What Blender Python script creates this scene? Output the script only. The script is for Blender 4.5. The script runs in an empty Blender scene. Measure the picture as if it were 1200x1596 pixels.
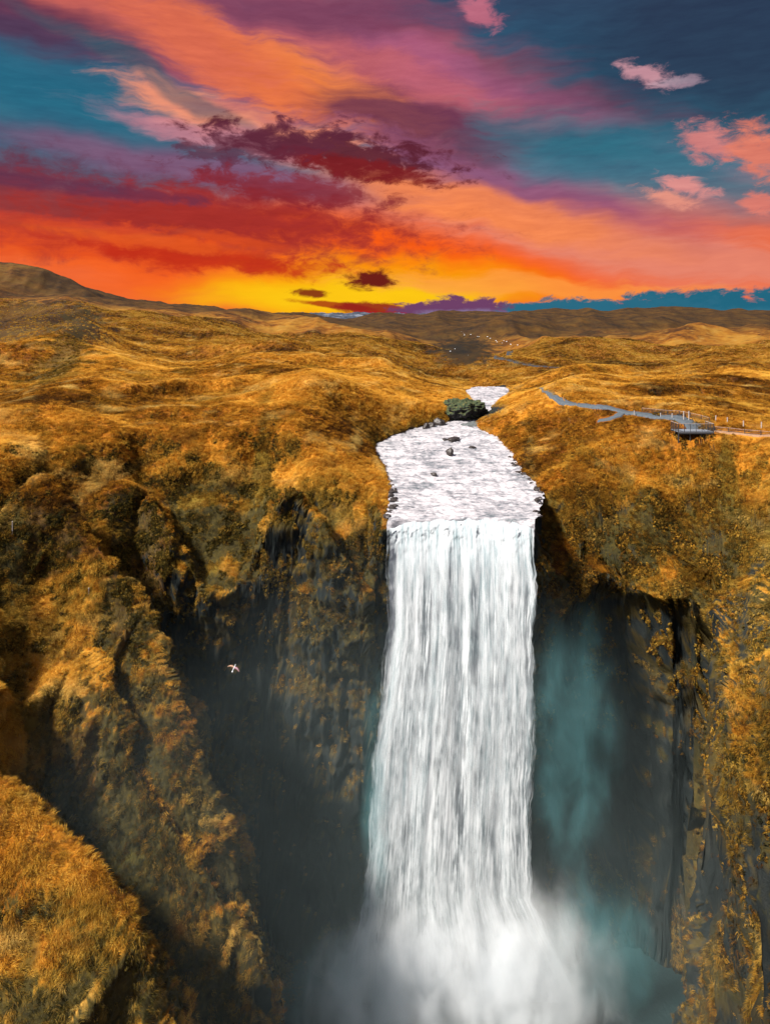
import bpy, bmesh, math, random, time
import numpy as np
from mathutils import Vector, Matrix
T0 = time.time()
random.seed(7)
rng = np.random.default_rng(11)
R = math.radians
SC = bpy.context.scene
COL = SC.collection
F, HZ, CAMZ = 1100.0, 495.0, 88.0          # focal length and horizon row in photograph pixels, camera height in metres

# ------------------------------------------------------------------ camera
cam = bpy.data.cameras.new('camera'); camo = bpy.data.objects.new('camera', cam); COL.objects.link(camo)
camo.location = (0, 0, CAMZ); camo.rotation_euler = (R(90), 0, 0)
cam.sensor_fit = 'VERTICAL'; cam.sensor_height = 24.0
cam.lens = 24.0 * F / 1596.0
cam.shift_y = -(798.0 - HZ) / 1596.0
cam.clip_start = 0.5; cam.clip_end = 30000
SC.camera = camo

# ------------------------------------------------------------------ render and exposure
SC.render.engine = 'CYCLES'
SC.view_settings.view_transform = 'Standard'; SC.view_settings.look = 'None'
SC.view_settings.gamma = 1.0; SC.view_settings.use_curve_mapping = False
EXPO = 1.0
SC.view_settings.exposure = EXPO
SC.cycles.max_bounces = 14; SC.cycles.diffuse_bounces = 3; SC.cycles.glossy_bounces = 2
SC.cycles.transparent_max_bounces = 24; SC.cycles.volume_bounces = 14; SC.cycles.transmission_bounces = 2
SC.cycles.caustics_reflective = False; SC.cycles.caustics_refractive = False
SC.cycles.volume_max_steps = 128


def srgb(r, g, b):
    f = lambda c: (c / 255 / 12.92) if c / 255 <= .04045 else ((c / 255 + .055) / 1.055) ** 2.4
    return (f(r), f(g), f(b), 1.0)


class NB:
    """small node builder"""
    def __init__(s, tree): s.t = tree
    def n(s, typ, **kw):
        nd = s.t.nodes.new(typ)
        for k, v in kw.items(): setattr(nd, k, v)
        return nd
    def set(s, sock, v):
        if hasattr(v, 'is_output') or isinstance(v, bpy.types.NodeSocket): s.t.links.new(v, sock)
        else: sock.default_value = v
    def math(s, op, a, b=None, c=None, clamp=False):
        nd = s.n('ShaderNodeMath', operation=op, use_clamp=clamp)
        s.set(nd.inputs[0], a)
        if b is not None: s.set(nd.inputs[1], b)
        if c is not None: s.set(nd.inputs[2], c)
        return nd.outputs[0]
    def vmath(s, op, a, b=None):
        nd = s.n('ShaderNodeVectorMath', operation=op)
        s.set(nd.inputs[0], a)
        if b is not None: s.set(nd.inputs[1], b)
        return nd.outputs['Value'] if op in ('LENGTH', 'DOT_PRODUCT') else nd.outputs[0]
    def comb(s, x, y, z):
        nd = s.n('ShaderNodeCombineXYZ')
        for i, v in enumerate((x, y, z)): s.set(nd.inputs[i], v)
        return nd.outputs[0]
    def sep(s, v):
        nd = s.n('ShaderNodeSeparateXYZ'); s.set(nd.inputs[0], v); return nd.outputs
    def noise(s, vec, scale=1., detail=4., rough=.55, dist=0., lac=2.):
        nd = s.n('ShaderNodeTexNoise'); s.set(nd.inputs['Vector'], vec)
        s.set(nd.inputs['Scale'], scale); nd.inputs['Detail'].default_value = detail
        nd.inputs['Roughness'].default_value = rough; nd.inputs['Distortion'].default_value = dist
        nd.inputs['Lacunarity'].default_value = lac
        return nd.outputs['Fac']
    def mapr(s, v, a, b, c=0., d=1., smooth=False):
        nd = s.n('ShaderNodeMapRange', interpolation_type='SMOOTHSTEP' if smooth else 'LINEAR')
        s.set(nd.inputs[0], v); s.set(nd.inputs[1], a); s.set(nd.inputs[2], b); s.set(nd.inputs[3], c); s.set(nd.inputs[4], d)
        return nd.outputs[0]
    def mix(s, fac, a, b, blend='MIX'):
        nd = s.n('ShaderNodeMix', data_type='RGBA', blend_type=blend)
        s.set(nd.inputs[0], fac); s.set(nd.inputs[6], a); s.set(nd.inputs[7], b)
        return nd.outputs[2]
    def ramp(s, v, stops, interp='LINEAR'):
        nd = s.n('ShaderNodeValToRGB'); s.set(nd.inputs[0], v); cr = nd.color_ramp; cr.interpolation = interp
        while len(cr.elements) > 1: cr.elements.remove(cr.elements[-1])
        cr.elements[0].position = stops[0][0]; cr.elements[0].color = stops[0][1]
        for p, c in stops[1:]:
            e = cr.elements.new(p); e.color = c
        return nd.outputs[0]
    def mapping(s, v, loc=(0, 0, 0), rot=(0, 0, 0), scale=(1, 1, 1), typ='POINT'):
        nd = s.n('ShaderNodeMapping', vector_type=typ); s.set(nd.inputs[0], v)
        nd.inputs['Location'].default_value = loc if typ != 'NORMAL' else (0, 0, 0)
        nd.inputs['Rotation'].default_value = rot; nd.inputs['Scale'].default_value = scale
        return nd.outputs[0]
    def attr(s, name):
        nd = s.n('ShaderNodeAttribute', attribute_name=name); return nd.outputs


# ------------------------------------------------------------------ sky: Nishita base with sunset clouds
SUN_DIR = Vector((-0.58, -0.27, 0.77)).normalized()       # towards the sun
SUN_EL = math.asin(SUN_DIR.z); SUN_AZ = math.atan2(SUN_DIR.x, SUN_DIR.y)
world = bpy.data.worlds.new('World'); SC.world = world; world.use_nodes = True
nt = world.node_tree; nt.nodes.clear(); B = NB(nt)
geo = B.n('ShaderNodeTexCoord'); D = geo.outputs['Generated']
dx, dy, dz = B.sep(D)
RAD = 180 / math.pi
AZ = B.math('MULTIPLY', B.math('ARCTAN2', dx, dy), RAD)
EL = B.math('MULTIPLY', B.math('ARCSINE', dz), RAD)
P = B.comb(AZ, EL, 0.0)
warp = B.n('ShaderNodeTexNoise'); B.set(warp.inputs['Vector'], P); warp.inputs['Scale'].default_value = .16; warp.inputs['Detail'].default_value = 3
wv = B.vmath('SUBTRACT', warp.outputs['Color'], (.5, .5, .5))
PW = B.vmath('ADD', P, B.vmath('MULTIPLY', wv, (5., 3., 0.)))
streak = B.noise(B.mapping(PW, rot=(0, 0, R(14)), scale=(.075, .42, 1)), 1.0, 7, .58)        # long wind-drawn bands
fine = B.noise(B.mapping(PW, rot=(0, 0, R(20)), scale=(.28, 1.5, 1)), 1.0, 6, .62)
puff = B.noise(B.mapping(P, scale=(.42, .85, 1)), 1.0, 10, .66, .35)                           # ragged cumulus
wisp = B.noise(B.mapping(P, rot=(0, 0, R(-24)), scale=(.55, 1.25, 1)), 1.0, 9, .68, .5)
NOI = {'s': streak, 'f': fine, 'p': puff, 'w': wisp}

sky = B.n('ShaderNodeTexSky', sky_type='NISHITA'); sky.sun_disc = False
sky.sun_elevation = SUN_EL; sky.sun_rotation = SUN_AZ
nish = B.mix(1.0, sky.outputs[0], (.075, .075, .075, 1), 'MULTIPLY')
c = srgb
grad = B.ramp(B.mapr(EL, -10, 90, 0, 1), [
    (0.0, c(120, 80, 50)), (.095, c(246, 104, 24)), (.125, c(246, 100, 26)), (.155, c(232, 100, 55)), (.185, c(190, 110, 105)),
    (.21, c(110, 120, 140)), (.24, c(38, 108, 130)), (.275, c(30, 98, 124)), (.31, c(36, 84, 112)), (.345, c(46, 66, 94)), (.45, c(60, 76, 104)), (1., c(80, 96, 124))])
# away from the sunset the twilight is pale and cool
away = B.mapr(B.math('ABSOLUTE', AZ), 40, 100, 0, 1, True)
cool = B.ramp(B.mapr(EL, -10, 90, 0, 1), [(0., c(120, 110, 110)), (.1, c(196, 172, 176)), (.2, c(178, 178, 194)), (.4, c(150, 164, 186)), (1., c(110, 130, 160))])
grad = B.mix(away, grad, cool)
col = B.mix(.12, grad, nish)

def azel(px, py):
    u = (px - 600) / F; v = (HZ - py) / F
    return math.degrees(math.atan(u)), math.degrees(math.atan(v / math.sqrt(1 + u * u)))

def blob(col, px, py, rx, ry, ang, rgb, op=1., soft=.6, amp=.35, noi='s', src=None):
    a, e = azel(px, py); k = 0.0495
    m = B.mapping(src or PW, loc=(a, e, 0), rot=(0, 0, R(-ang)), scale=(rx * k, ry * k, 1), typ='TEXTURE')
    r = B.vmath('LENGTH', m)
    r = B.math('MULTIPLY_ADD', B.math('SUBTRACT', NOI[noi], .5), -amp * 4, r)
    f = B.mapr(r, 1.0 + soft * .5, 1.0 - soft * .5, 0, op, True)
    return B.mix(f, col, c(*rgb))

BL = [
 # px, py, rx, ry, tilt, colour, opacity, softness, ragged, noise
 (480, 395, 700, 85, 4, (250, 100, 28), .95, 1.1, .25, 's'),
 (930, 385, 420, 52, 15, (238, 122, 88), .9, 1.0, .30, 's'),
 (1040, 400, 300, 28, 10, (226, 140, 120), .6, 1.0, .4, 'f'),
 (790, 295, 260, 40, 17, (148, 84, 120), .85, .9, .35, 's'),
 (730, 320, 280, 34, 14, (250, 140, 80), .85, .9, .35, 's'),
 (640, 405, 330, 40, 9, (252, 92, 18), .8, .9, .3, 's'),
 (580, 456, 250, 50, 0, (255, 172, 8), 1., 1.2, .2, 's'),
 (560, 462, 200, 26, 0, (255, 204, 22), .9, 1.2, .2, 's'),
 (800, 445, 260, 16, 3, (255, 160, 70), .7, 1.0, .4, 'f'),
 (110, 245, 380, 50, 3, (70, 92, 118), .85, 1.0, .3, 's'),
 (320, 265, 260, 26, 6, (140, 88, 120), .7, 1.0, .3, 's'),
 (150, 325, 420, 58, 4, (108, 40, 62), .8, 1.1, .6, 'p'),
 (350, 345, 250, 44, 4, (172, 46, 36), .72, 1.1, .7, 'p'),
 (60, 370, 300, 26, 4, (214, 66, 34), .6, 1., .4, 'f'),
 (330, 400, 190, 18, 6, (196, 46, 24), .85, .9, .6, 'p'),
 (385, 186, 190, 30, 12, (248, 152, 116), .9, .8, .35, 'f'),
 (375, 216, 205, 18, 9, (204, 130, 142), .8, .9, .4, 'f'),
 (470, 80, 480, 95, 13, (168, 88, 108), .97, .75, .42, 's'),
 (760, 140, 190, 36, 20, (176, 96, 130), .85, .8, .5, 's'),
 (400, 105, 240, 44, 20, (246, 126, 60), .85, .9, .40, 'f'),
 (560, 145, 150, 34, 24, (250, 140, 62), .6, .9, .40, 'f'),
 (230, 40, 220, 42, 14, (214, 104, 84), .75, .9, .40, 'f'),
 (640, 120, 220, 26, 18, (206, 104, 104), .5, .9, .4, 'f'),
 (470, 18, 260, 24, 4, (112, 62, 92), .75, 1.0, .40, 's'),
 (20, 20, 170, 34, 10, (88, 52, 80), .85, 1.0, .40, 's'),
 (1190, 50, 330, 120, 0, (44, 58, 82), .9, 1.2, .2, 's'),
 (660, 190, 170, 44, 14, (106, 54, 80), .9, .8, .45, 's'),
 (1000, 262, 230, 46, 14, (40, 110, 130), .75, 1.1, .45, 's'),
 (840, 205, 110, 26, 20, (46, 104, 124), .6, 1.1, .5, 'f'),
 (70, 150, 130, 34, 10, (32, 104, 130), .55, 1.0, .45, 's'),
 (240, 120, 160, 14, 24, (42, 88, 104), .6, .9, .3, 's'),
]
for b in BL: col = blob(col, *b)
PUFF = [
 (220, 372, 150, 12, 6, (236, 96, 36), .7, 1.0, .8, 'p'),
 (90, 345, 130, 8, 4, (206, 66, 44), .6, 1.0, .8, 'p'),
 (350, 372, 90, 9, 8, (230, 84, 30), .6, 1.0, .8, 'p'),
 (600, 215, 120, 20, 14, (150, 88, 116), .5, 1.0, .8, 'p'),
 (100, 290, 200, 10, 3, (90, 52, 80), .6, .9, .8, 'p'),
 (530, 240, 180, 30, 7, (92, 34, 48), .95, .8, .95, 'p'),
 (560, 262, 130, 16, 9, (128, 30, 32), .8, .6, .7, 'p'),
 (410, 225, 120, 30, -8, (96, 42, 62), .7, .5, .9, 'p'),
 (460, 295, 140, 22, 6, (136, 40, 50), .8, .7, .8, 'p'),
 (578, 436, 36, 14, -4, (110, 32, 24), 1.0, 0.9, 0.85, 'w'),
 (481, 457, 26, 6, 4, (130, 40, 22), 0.95, 1.0, 0.85, 'w'),
 (525, 476, 70, 5, 6, (170, 50, 20), .9, .6, .4, 'p'),
 (590, 482, 62, 11, 4, (150, 34, 28), .95, .5, .6, 'p'),
 (1010, 118, 34, 14, 22, (206, 150, 160), 0.9, 1.0, 0.85, 'w'),
 (1050, 128, 34, 7, 4, (176, 150, 164), 0.7, 1.0, 0.85, 'w'),
 (1105, 222, 36, 22, 30, (214, 130, 126), 0.95, 1.1, 0.85, 'w'),
 (1182, 236, 42, 28, 40, (226, 126, 104), 0.95, 1.1, 0.85, 'w'),
 (1040, 307, 36, 10, 18, (232, 150, 130), 0.95, 1.1, 0.85, 'w'),
 (1068, 290, 36, 11, 18, (226, 146, 140), 0.95, 1.1, 0.85, 'w'),
 (1190, 318, 26, 14, 18, (226, 126, 110), 0.9, 1.1, 0.85, 'w'),
 (748, 16, 30, 18, 25, (196, 110, 130), 0.9, 1.1, 0.85, 'w'),
 (1040, 470, 34, 6, -6, (190, 80, 60), .6, .7, .5, 'p'),
 (1060, 500, 360, 40, -2, (36, 104, 128), 1., .3, .5, 'p'),
 (1000, 496, 260, 14, 0, (64, 128, 150), .7, 1., .5, 'p'),
 (880, 494, 230, 27, -2, (44, 108, 132), 1., .3, .5, 'p'),
 (690, 488, 100, 24, -4, (112, 66, 104), 1., .3, .6, 'p'),
 (720, 492, 80, 10, 0, (140, 124, 160), .8, .8, .5, 'p'),
 (600, 492, 60, 7, 2, (170, 26, 34), .9, .5, .5, 'p'),
]
for b in PUFF: col = blob(col, *b, src=P)
# scattered clouds over the rest of the dome
outside = B.mapr(B.math('ABSOLUTE', AZ), 32, 60, 0, 1, True)
high = B.mapr(EL, 26, 40, 0, 1, True)
# fine wisps and thickness within the clouds
tex = B.noise(B.mapping(P, rot=(0, 0, R(15)), scale=(.32, 2.0, 1)), 1.0, 9, .62, .0)
tx = B.math('ADD', B.math('MULTIPLY', B.math('SUBTRACT', tex, .5), 1.1), B.math('MULTIPLY', B.math('SUBTRACT', fine, .5), .9))
lowfade = B.mapr(EL, 1.5, 8, .25, 1)
col = B.mix(1.0, col, B.comb(B.math('MULTIPLY_ADD', B.math('MULTIPLY', tx, lowfade), .34, .98), B.math('MULTIPLY_ADD', B.math('MULTIPLY', tx, lowfade), .48, .97), B.math('MULTIPLY_ADD', B.math('MULTIPLY', tx, lowfade), .36, .98)), 'MULTIPLY')
om = B.math('MULTIPLY', B.math('MAXIMUM', outside, high), B.mapr(streak, .45, .68, 0, .7, True))
col = B.mix(om, col, c(186, 150, 160))
bg = B.n('ShaderNodeBackground'); B.set(bg.inputs[0], col); bg.inputs[1].default_value = 1.0 / 2 ** EXPO
out = B.n('ShaderNodeOutputWorld'); nt.links.new(bg.outputs[0], out.inputs[0])
world.cycles.sampling_method = 'MANUAL'; world.cycles.sample_map_resolution = 512

sun = bpy.data.lights.new('sun', 'SUN'); suno = bpy.data.objects.new('sun', sun); COL.objects.link(suno)
suno.rotation_euler = SUN_DIR.to_track_quat('Z', 'Y').to_euler(); suno.location = SUN_DIR * 500
sun.energy = 5.0; sun.angle = R(8); sun.color = (1.0, .94, .86)

# ------------------------------------------------------------------ helpers
def at(px, py, Y):
    return np.array([(px - 600) * Y / F, Y, CAMZ - (py - HZ) * Y / F])

_perm = np.random.default_rng(3).permutation(256).astype(np.int32); _perm = np.concatenate([_perm, _perm, _perm])
_g = np.random.default_rng(4).normal(size=(256, 3)).astype(np.float32); _g /= np.linalg.norm(_g, axis=1)[:, None]
def pnoise(x, y, z):
    x = np.asarray(x, np.float32); y = np.asarray(y, np.float32); z = np.asarray(z, np.float32)
    x, y, z = np.broadcast_arrays(x, y, z)
    xi = np.floor(x); yi = np.floor(y); zi = np.floor(z)
    fx = x - xi; fy = y - yi; fz = z - zi
    xi = xi.astype(np.int32) & 255; yi = yi.astype(np.int32) & 255; zi = zi.astype(np.int32) & 255
    u = fx * fx * fx * (fx * (fx * 6 - 15) + 10); v = fy * fy * fy * (fy * (fy * 6 - 15) + 10); w = fz * fz * fz * (fz * (fz * 6 - 15) + 10)
    res = 0
    for i in (0, 1):
        wx = u if i else 1 - u
        pa = _perm[xi + i]
        for j in (0, 1):
            wy = v if j else 1 - v
            pb = _perm[pa + yi + j]
            for k in (0, 1):
                wz = w if k else 1 - w
                g = _g[_perm[pb + zi + k] & 255]
                res = res + wx * wy * wz * (g[..., 0] * (fx - i) + g[..., 1] * (fy - j) + g[..., 2] * (fz - k))
    return res * 1.5
def fbm(x, y, z, oct=4, gain=.5, lac=2.03):
    a = 1.; s = 0
    for o in range(oct):
        s = s + a * pnoise(x + 17.3 * o, y + 5.1 * o, z + 9.7 * o); x = x * lac; y = y * lac; z = z * lac; a *= gain
    return s
def ridged(x, y, z, oct=4, gain=.5):
    a = 1.; s = 0
    for o in range(oct):
        s = s + a * (1 - 2 * np.abs(pnoise(x + 31.3 * o, y + 7.1 * o, z + 3.7 * o))); x = x * 2.03; y = y * 2.03; z = z * 2.03; a *= gain
    return s
def sstep(a, b, x):
    t = np.clip((x - a) / (b - a), 0, 1); return t * t * (3 - 2 * t)
def smin(a, b, k):
    h = np.clip(.5 + .5 * (b - a) / k, 0, 1); return b + (a - b) * h - k * h * (1 - h)
def smax(a, b, k): return -smin(-a, -b, k)

def mesh_from(name, verts, faces, mats=(), smooth=True, parent=None):
    verts = np.asarray(verts, np.float32); faces = np.asarray(faces, np.int32)
    me = bpy.data.meshes.new(name)
    n = len(verts); m = len(faces); k = faces.shape[1]
    me.vertices.add(n); me.vertices.foreach_set('co', verts.ravel())
    me.loops.add(m * k); me.loops.foreach_set('vertex_index', faces.ravel())
    me.polygons.add(m); me.polygons.foreach_set('loop_start', np.arange(0, m * k, k, dtype=np.int32))
    me.polygons.foreach_set('use_smooth', np.full(m, smooth))
    me.update(calc_edges=True)
    for mt in mats: me.materials.append(mt)
    o = bpy.data.objects.new(name, me); COL.objects.link(o)
    if parent is not None: o.parent = parent
    return o
def grid_faces(nu, nv):
    i = np.arange(nu - 1)[:, None] * nv + np.arange(nv - 1)[None, :]
    return np.stack([i, i + nv, i + nv + 1, i + 1], -1).reshape(-1, 4)
def setattr_f(o, name, arr):
    a = o.data.attributes.new(name, 'FLOAT', 'POINT'); a.data.foreach_set('value', np.asarray(arr, np.float32).ravel())
def tag(o, label=None, cat=None, group=None, kind=None):
    if label: o['label'] = label
    if cat: o['category'] = cat
    if group: o['group'] = group
    if kind: o['kind'] = kind
    return o
def empty(name, loc, rz=0.):
    o = bpy.data.objects.new(name, None); COL.objects.link(o); o.location = loc; o.rotation_euler = (0, 0, rz); o.empty_display_size = .3
    return o
def bm_obj(name, bm, mat, parent=None, smooth=False):
    me = bpy.data.meshes.new(name); bm.normal_update(); bm.to_mesh(me); bm.free()
    if smooth: me.polygons.foreach_set('use_smooth', np.full(len(me.polygons), True))
    me.materials.append(mat)
    o = bpy.data.objects.new(name, me); COL.objects.link(o)
    if parent is not None: o.parent = parent
    return o
def add_box(bm, cx, cy, cz, sx, sy, sz, rz=0., bev=0.):
    r = bmesh.ops.create_cube(bm, size=1.0)
    m = Matrix.Translation((cx, cy, cz)) @ Matrix.Rotation(rz, 4, 'Z') @ Matrix.Diagonal((sx, sy, sz, 1))
    bmesh.ops.transform(bm, matrix=m, verts=r['verts'])
    if bev: bmesh.ops.bevel(bm, geom=list({e for v in r['verts'] for e in v.link_edges}), offset=bev, segments=1, affect='EDGES')
def add_bar(bm, p, q, w, h=None):
    p = Vector(p); q = Vector(q); d = q - p
    r = bmesh.ops.create_cube(bm, size=1.0)
    m = Matrix.Translation((p + q) / 2) @ d.to_track_quat('Z', 'Y').to_matrix().to_4x4() @ Matrix.Diagonal((w, h or w, d.length, 1))
    bmesh.ops.transform(bm, matrix=m, verts=r['verts'])

# ------------------------------------------------------------------ terrain: uncut upland surface through surveyed points
PTS = """-200 725 80|0 765 85|0 700 100|100 722 98|200 702 104|300 690 108|430 722 106|520 765 103|592 806 100
400 630 140|250 640 135|100 622 160|0 642 140|500 614 150|560 614 160|520 580 205|600 588 215|350 606 182|200 562 250|400 562 260|550 562 300|650 588 260
100 522 330|0 522 330|250 505 450|400 520 420|550 522 500|0 472 600|100 474 600|200 478 650|300 483 800|400 491 1000|500 499 1300
0 436 1000|50 442 1000|100 458 950|170 478 900|-250 430 900|-300 600 200|-300 540 400|-300 680 110
600 501 1500|600 530 650|690 568 560|690 522 900|640 545 500
830 742 118|900 742 108|960 702 115|1085 694 111|1200 700 106|1350 700 100|1000 765 100|1100 772 98|1200 790 94|1400 690 120
870 642 150|950 646 135|1050 641 130|1200 641 140|836 606 195|900 590 220|1000 600 200|1100 590 230|1200 567 290|1150 556 330|1500 600 220
960 572 300|850 577 300|750 602 260|1000 556 420|1200 546 480|850 541 600|900 531 700|750 562 450|1500 540 500
700 501 1400|765 486 1800|820 488 1700|890 497 1500|960 495 1500|1030 489 1500|1100 496 1400|1200 503 1300|1120 520 900|1000 516 1000|1200 526 800|700 490 2300|1450 495 1400
-300 497 6000|200 499 6000|600 499 6000|1000 499 6000|1500 498 6000|600 497 4000|1000 497 4000|200 497 4000
300 820 60|-300 900 50|1500 900 50|900 820 60|600 1400 25|1200 1400 25|0 1400 25"""
pts = np.array([[float(v) for v in s.split()] for s in PTS.replace('\n', '|').split('|')])
def qc(px, Y): return np.stack([(px - 600) / 300., 2.0 * np.log(Y / 100.)], -1)
Q = qc(pts[:, 0], pts[:, 2]); ZP = CAMZ - (pts[:, 1] - HZ) * pts[:, 2] / F
ZP[-7:] = 66.0
SLP = ZP / 1.0
def tps(r2): return .5 * r2 * np.log(r2 + 1e-9)
def rbf_fit(Q, v, lam=1e-3):
    n = len(Q); K = tps(((Q[:, None] - Q[None]) ** 2).sum(-1)) + lam * np.eye(n)
    A = np.zeros((n + 3, n + 3)); A[:n, :n] = K; Pm = np.c_[np.ones(n), Q]; A[:n, n:] = Pm; A[n:, :n] = Pm.T
    return np.linalg.solve(A, np.r_[v, 0, 0, 0])
# interpolate the depression angle (py), which keeps far skyline points exact
PYP = HZ - (ZP - CAMZ) * F / pts[:, 2]
Wt = rbf_fit(Q, PYP)
gx = np.linspace(-500, 1700, 221); gl = np.linspace(np.log(18), np.log(7000), 260)
G1, G2 = np.meshgrid(gx, gl, indexing='ij'); GQ = qc(G1.ravel(), np.exp(G2.ravel()))
TG = np.c_[np.ones(len(GQ)), GQ] @ Wt[len(Q):]
for i in range(len(Q)): TG += Wt[i] * tps(((GQ - Q[i]) ** 2).sum(-1))
TG = TG.reshape(G1.shape)
def T_upland(x, y):
    ys = np.maximum(y, 20.)
    px = np.clip(600 + x / ys * F, gx[0], gx[-1] - .01); l = np.clip(np.log(ys), gl[0], gl[-1] - 1e-6)
    a = (px - gx[0]) / (gx[1] - gx[0]); b = (l - gl[0]) / (gl[1] - gl[0])
    i = a.astype(int); j = b.astype(int); a -= i; b -= j
    i = np.minimum(i, len(gx) - 2); j = np.minimum(j, len(gl) - 2)
    py = TG[i, j] * (1 - a) * (1 - b) + TG[i + 1, j] * a * (1 - b) + TG[i, j + 1] * (1 - a) * b + TG[i + 1, j + 1] * a * b
    return CAMZ - (py - HZ) * ys / F

# canyon rim (foot of the cliff), land on the outer side
WALL = np.array([(-36, -60), (-37, 20), (-37, 60), (-36, 80), (-33, 90), (-26, 97), (-20, 97.5), (-14, 96.5), (-8, 95.6), (-4, 94.6), (-1.2, 94.2), (.2, 96.2), (3, 97.8), (10, 98.5),
                 (18, 97.8), (21, 95.6), (24, 96.2), (28, 98.4), (35, 98.5), (42, 95), (39.5, 87), (36, 78), (31.8, 70), (30.8, 63), (29.5, 57), (26.5, 51), (24, 44), (24, 20), (24, -60)], float)
def seg_dist(x, y, poly, closed=False, want=False):
    best = np.full(x.shape, 1e18); tt = np.zeros(x.shape); side = np.zeros(x.shape); 
    n = len(poly) - (0 if closed else 1); L = 0.
    for i in range(n):
        a = poly[i][:2]; b = poly[(i + 1) % len(poly)][:2]; dx_, dy_ = b - a; l2 = dx_ * dx_ + dy_ * dy_
        t = np.clip(((x - a[0]) * dx_ + (y - a[1]) * dy_) / l2, 0, 1)
        ex = x - a[0] - t * dx_; ey = y - a[1] - t * dy_; d = ex * ex + ey * ey
        m = d < best
        best = np.where(m, d, best)
        if want:
            tt = np.where(m, i + t, tt); side = np.where(m, np.sign(dx_ * (y - a[1]) - dy_ * (x - a[0])), side)
    return (np.sqrt(best), tt, side) if want else np.sqrt(best)
def wall_sd(x, y):
    d = seg_dist(x, y, WALL, True)
    ins = np.zeros(x.shape, bool); n = len(WALL)
    for i in range(n):
        a = WALL[i]; b = WALL[(i + 1) % n]
        if a[1] == b[1]: continue
        cond = ((a[1] > y) != (b[1] > y)) & (x < (b[0] - a[0]) * (y - a[1]) / (b[1] - a[1]) + a[0])
        ins ^= cond
    return np.where(ins, -d, d)

# river: distance Y, left edge px, right edge px, surface height
RIV = np.array([(60, 602, 832, 60.0), (95.5, 602, 832, 60.05), (99, 611, 836, 60.3), (105, 613, 841, 60.5), (113, 611, 835, 60.9), (122, 600, 812, 61.25), (131, 588, 797, 61.8), (139, 583, 784, 62.2),
                (148, 612, 768, 62.7), (153, 634, 752, 62.9), (158, 660, 737, 63.1), (164, 700, 742, 63.4), (172, 737, 758, 64.0), (182, 742, 768, 64.8), (190, 736, 778, 65.3), (200, 728, 790, 65.5), (209, 724, 792, 65.6), (216, 734, 791, 65.7), (224, 744, 786, 65.8)], float)
_ry = RIV[:, 0]; RY = np.arange(60, 224.1, .25)
def _dense(v):
    q = np.interp(RY, _ry, v); kk = np.ones(17) / 17
    return np.convolve(np.pad(q, 8, 'edge'), kk, 'valid')
_jit = lambda k_: np.where(RY > 97.5, .55 * fbm(RY / 2.6, 0 * RY + k_, 0 * RY, 4) + .35 * pnoise(RY / 7, 0 * RY + k_, 0 * RY), 0.)
_XL = _dense((RIV[:, 1] - 600) * _ry / F) + _jit(1.3); _XR = _dense((RIV[:, 2] - 600) * _ry / F) + _jit(9.7); _ZR = _dense(RIV[:, 3])
def riv_edges(y):
    return np.interp(y, RY, _XL), np.interp(y, RY, _XR), np.interp(y, RY, _ZR)
def lip_y(t):
    return 95.3 + 1.5 * np.sin(np.pi * np.clip(t, 0, 1)) ** .8 + .45 * fbm(t * 5.5, 0 * t + 2.2, 0 * t, 3)

# spurs on the left wall of the canyon: crest points px py Y, slope on the viewer's side, slope on the canyon side
def spur(s): return np.array([at(*[float(v) for v in q.split()]) for q in s.split('|')])
SPURS = [
 (spur('60 740 93|105 800 91|165 868 88|222 950 85|240 1000 83'), 1.2, 4., .8),
 (spur('228 975 89|265 1040 87|305 1110 85|318 1205 83|350 1270 81|374 1330 79|380 1420 77'), 1.7, 9., .6),
 (spur('130 1020 80|172 1066 77|196 1150 75|246 1262 72|316 1350 70|372 1445 68|396 1520 66|410 1660 63'), 1.8, 5.5, .6),
 (spur('-120 1120 68|0 1215 63|100 1300 59|165 1390 56|215 1470 54|240 1590 52|255 1760 49'), .75, 2.4, .9),
 (spur('235 770 104|262 820 101|300 880 98.5|330 930 97'), 1.7, 1.7, .9),
 (spur('455 760 103|500 815 100|540 870 97.5'), 1.6, 1.6, 1.0),
]
# low scarps and banks on the upland: crest points, height, width on the viewer's side, width behind
SCARPS = [
 (spur('170 640 140|230 618 152|290 606 160|340 606 162|375 622 158'), 2.6, 2.0, 16.),
 (spur('420 700 112|470 668 128|520 640 142|560 610 160'), 1.6, 4., 9.),
 (spur('200 660 125|280 655 128|340 668 124'), 1.0, 1.2, 10.),
 (spur('0 590 205|70 570 235|130 545 285|120 510 390'), 7., 12., 26.),
 (spur('420 585 215|500 575 240|570 590 235|640 602 230'), 3.0, 5., 18.),
 (spur('260 540 300|380 548 290|470 560 275'), 3.5, 6., 24.),
 (spur('870 596 205|930 580 235|1000 572 260'), 3.5, 4., 20.),
 (spur('1120 575 245|1180 560 290|1260 566 300'), 2.5, 4., 25.),
 (spur('960 622 158|1060 618 165|1200 628 158'), 1.1, 1.6, 14.),
 (spur('1010 608 180|1130 600 195|1230 612 185'), 1.2, 1.6, 14.),
 (spur('830 665 142|860 640 158|880 618 175'), 1.2, 4., 8.),
 (spur('160 530 340|148 570 225|118 622 160|60 668 126|0 720 104'), 3.6, 13., 13.),
 (spur('330 545 290|420 582 215|505 630 152|560 690 128'), 2.6, 11., 11.),
 (spur('905 590 215|880 625 160|850 690 130'), 2.2, 9., 9.),
 (spur('770 560 420|860 532 560|960 540 600'), 9., 55., 55.),
 (spur('700 520 800|800 508 950|950 515 1000|1100 512 1050'), 16., 80., 80.),
 (spur('1000 535 600|1100 528 720|1250 522 800'), 10., 55., 55.),
 (spur('-420 436 900|-280 432 900|-140 430 900|-10 434 900|80 450 900|170 468 900|270 480 900'), 30., 76., 76.),
]
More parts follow.
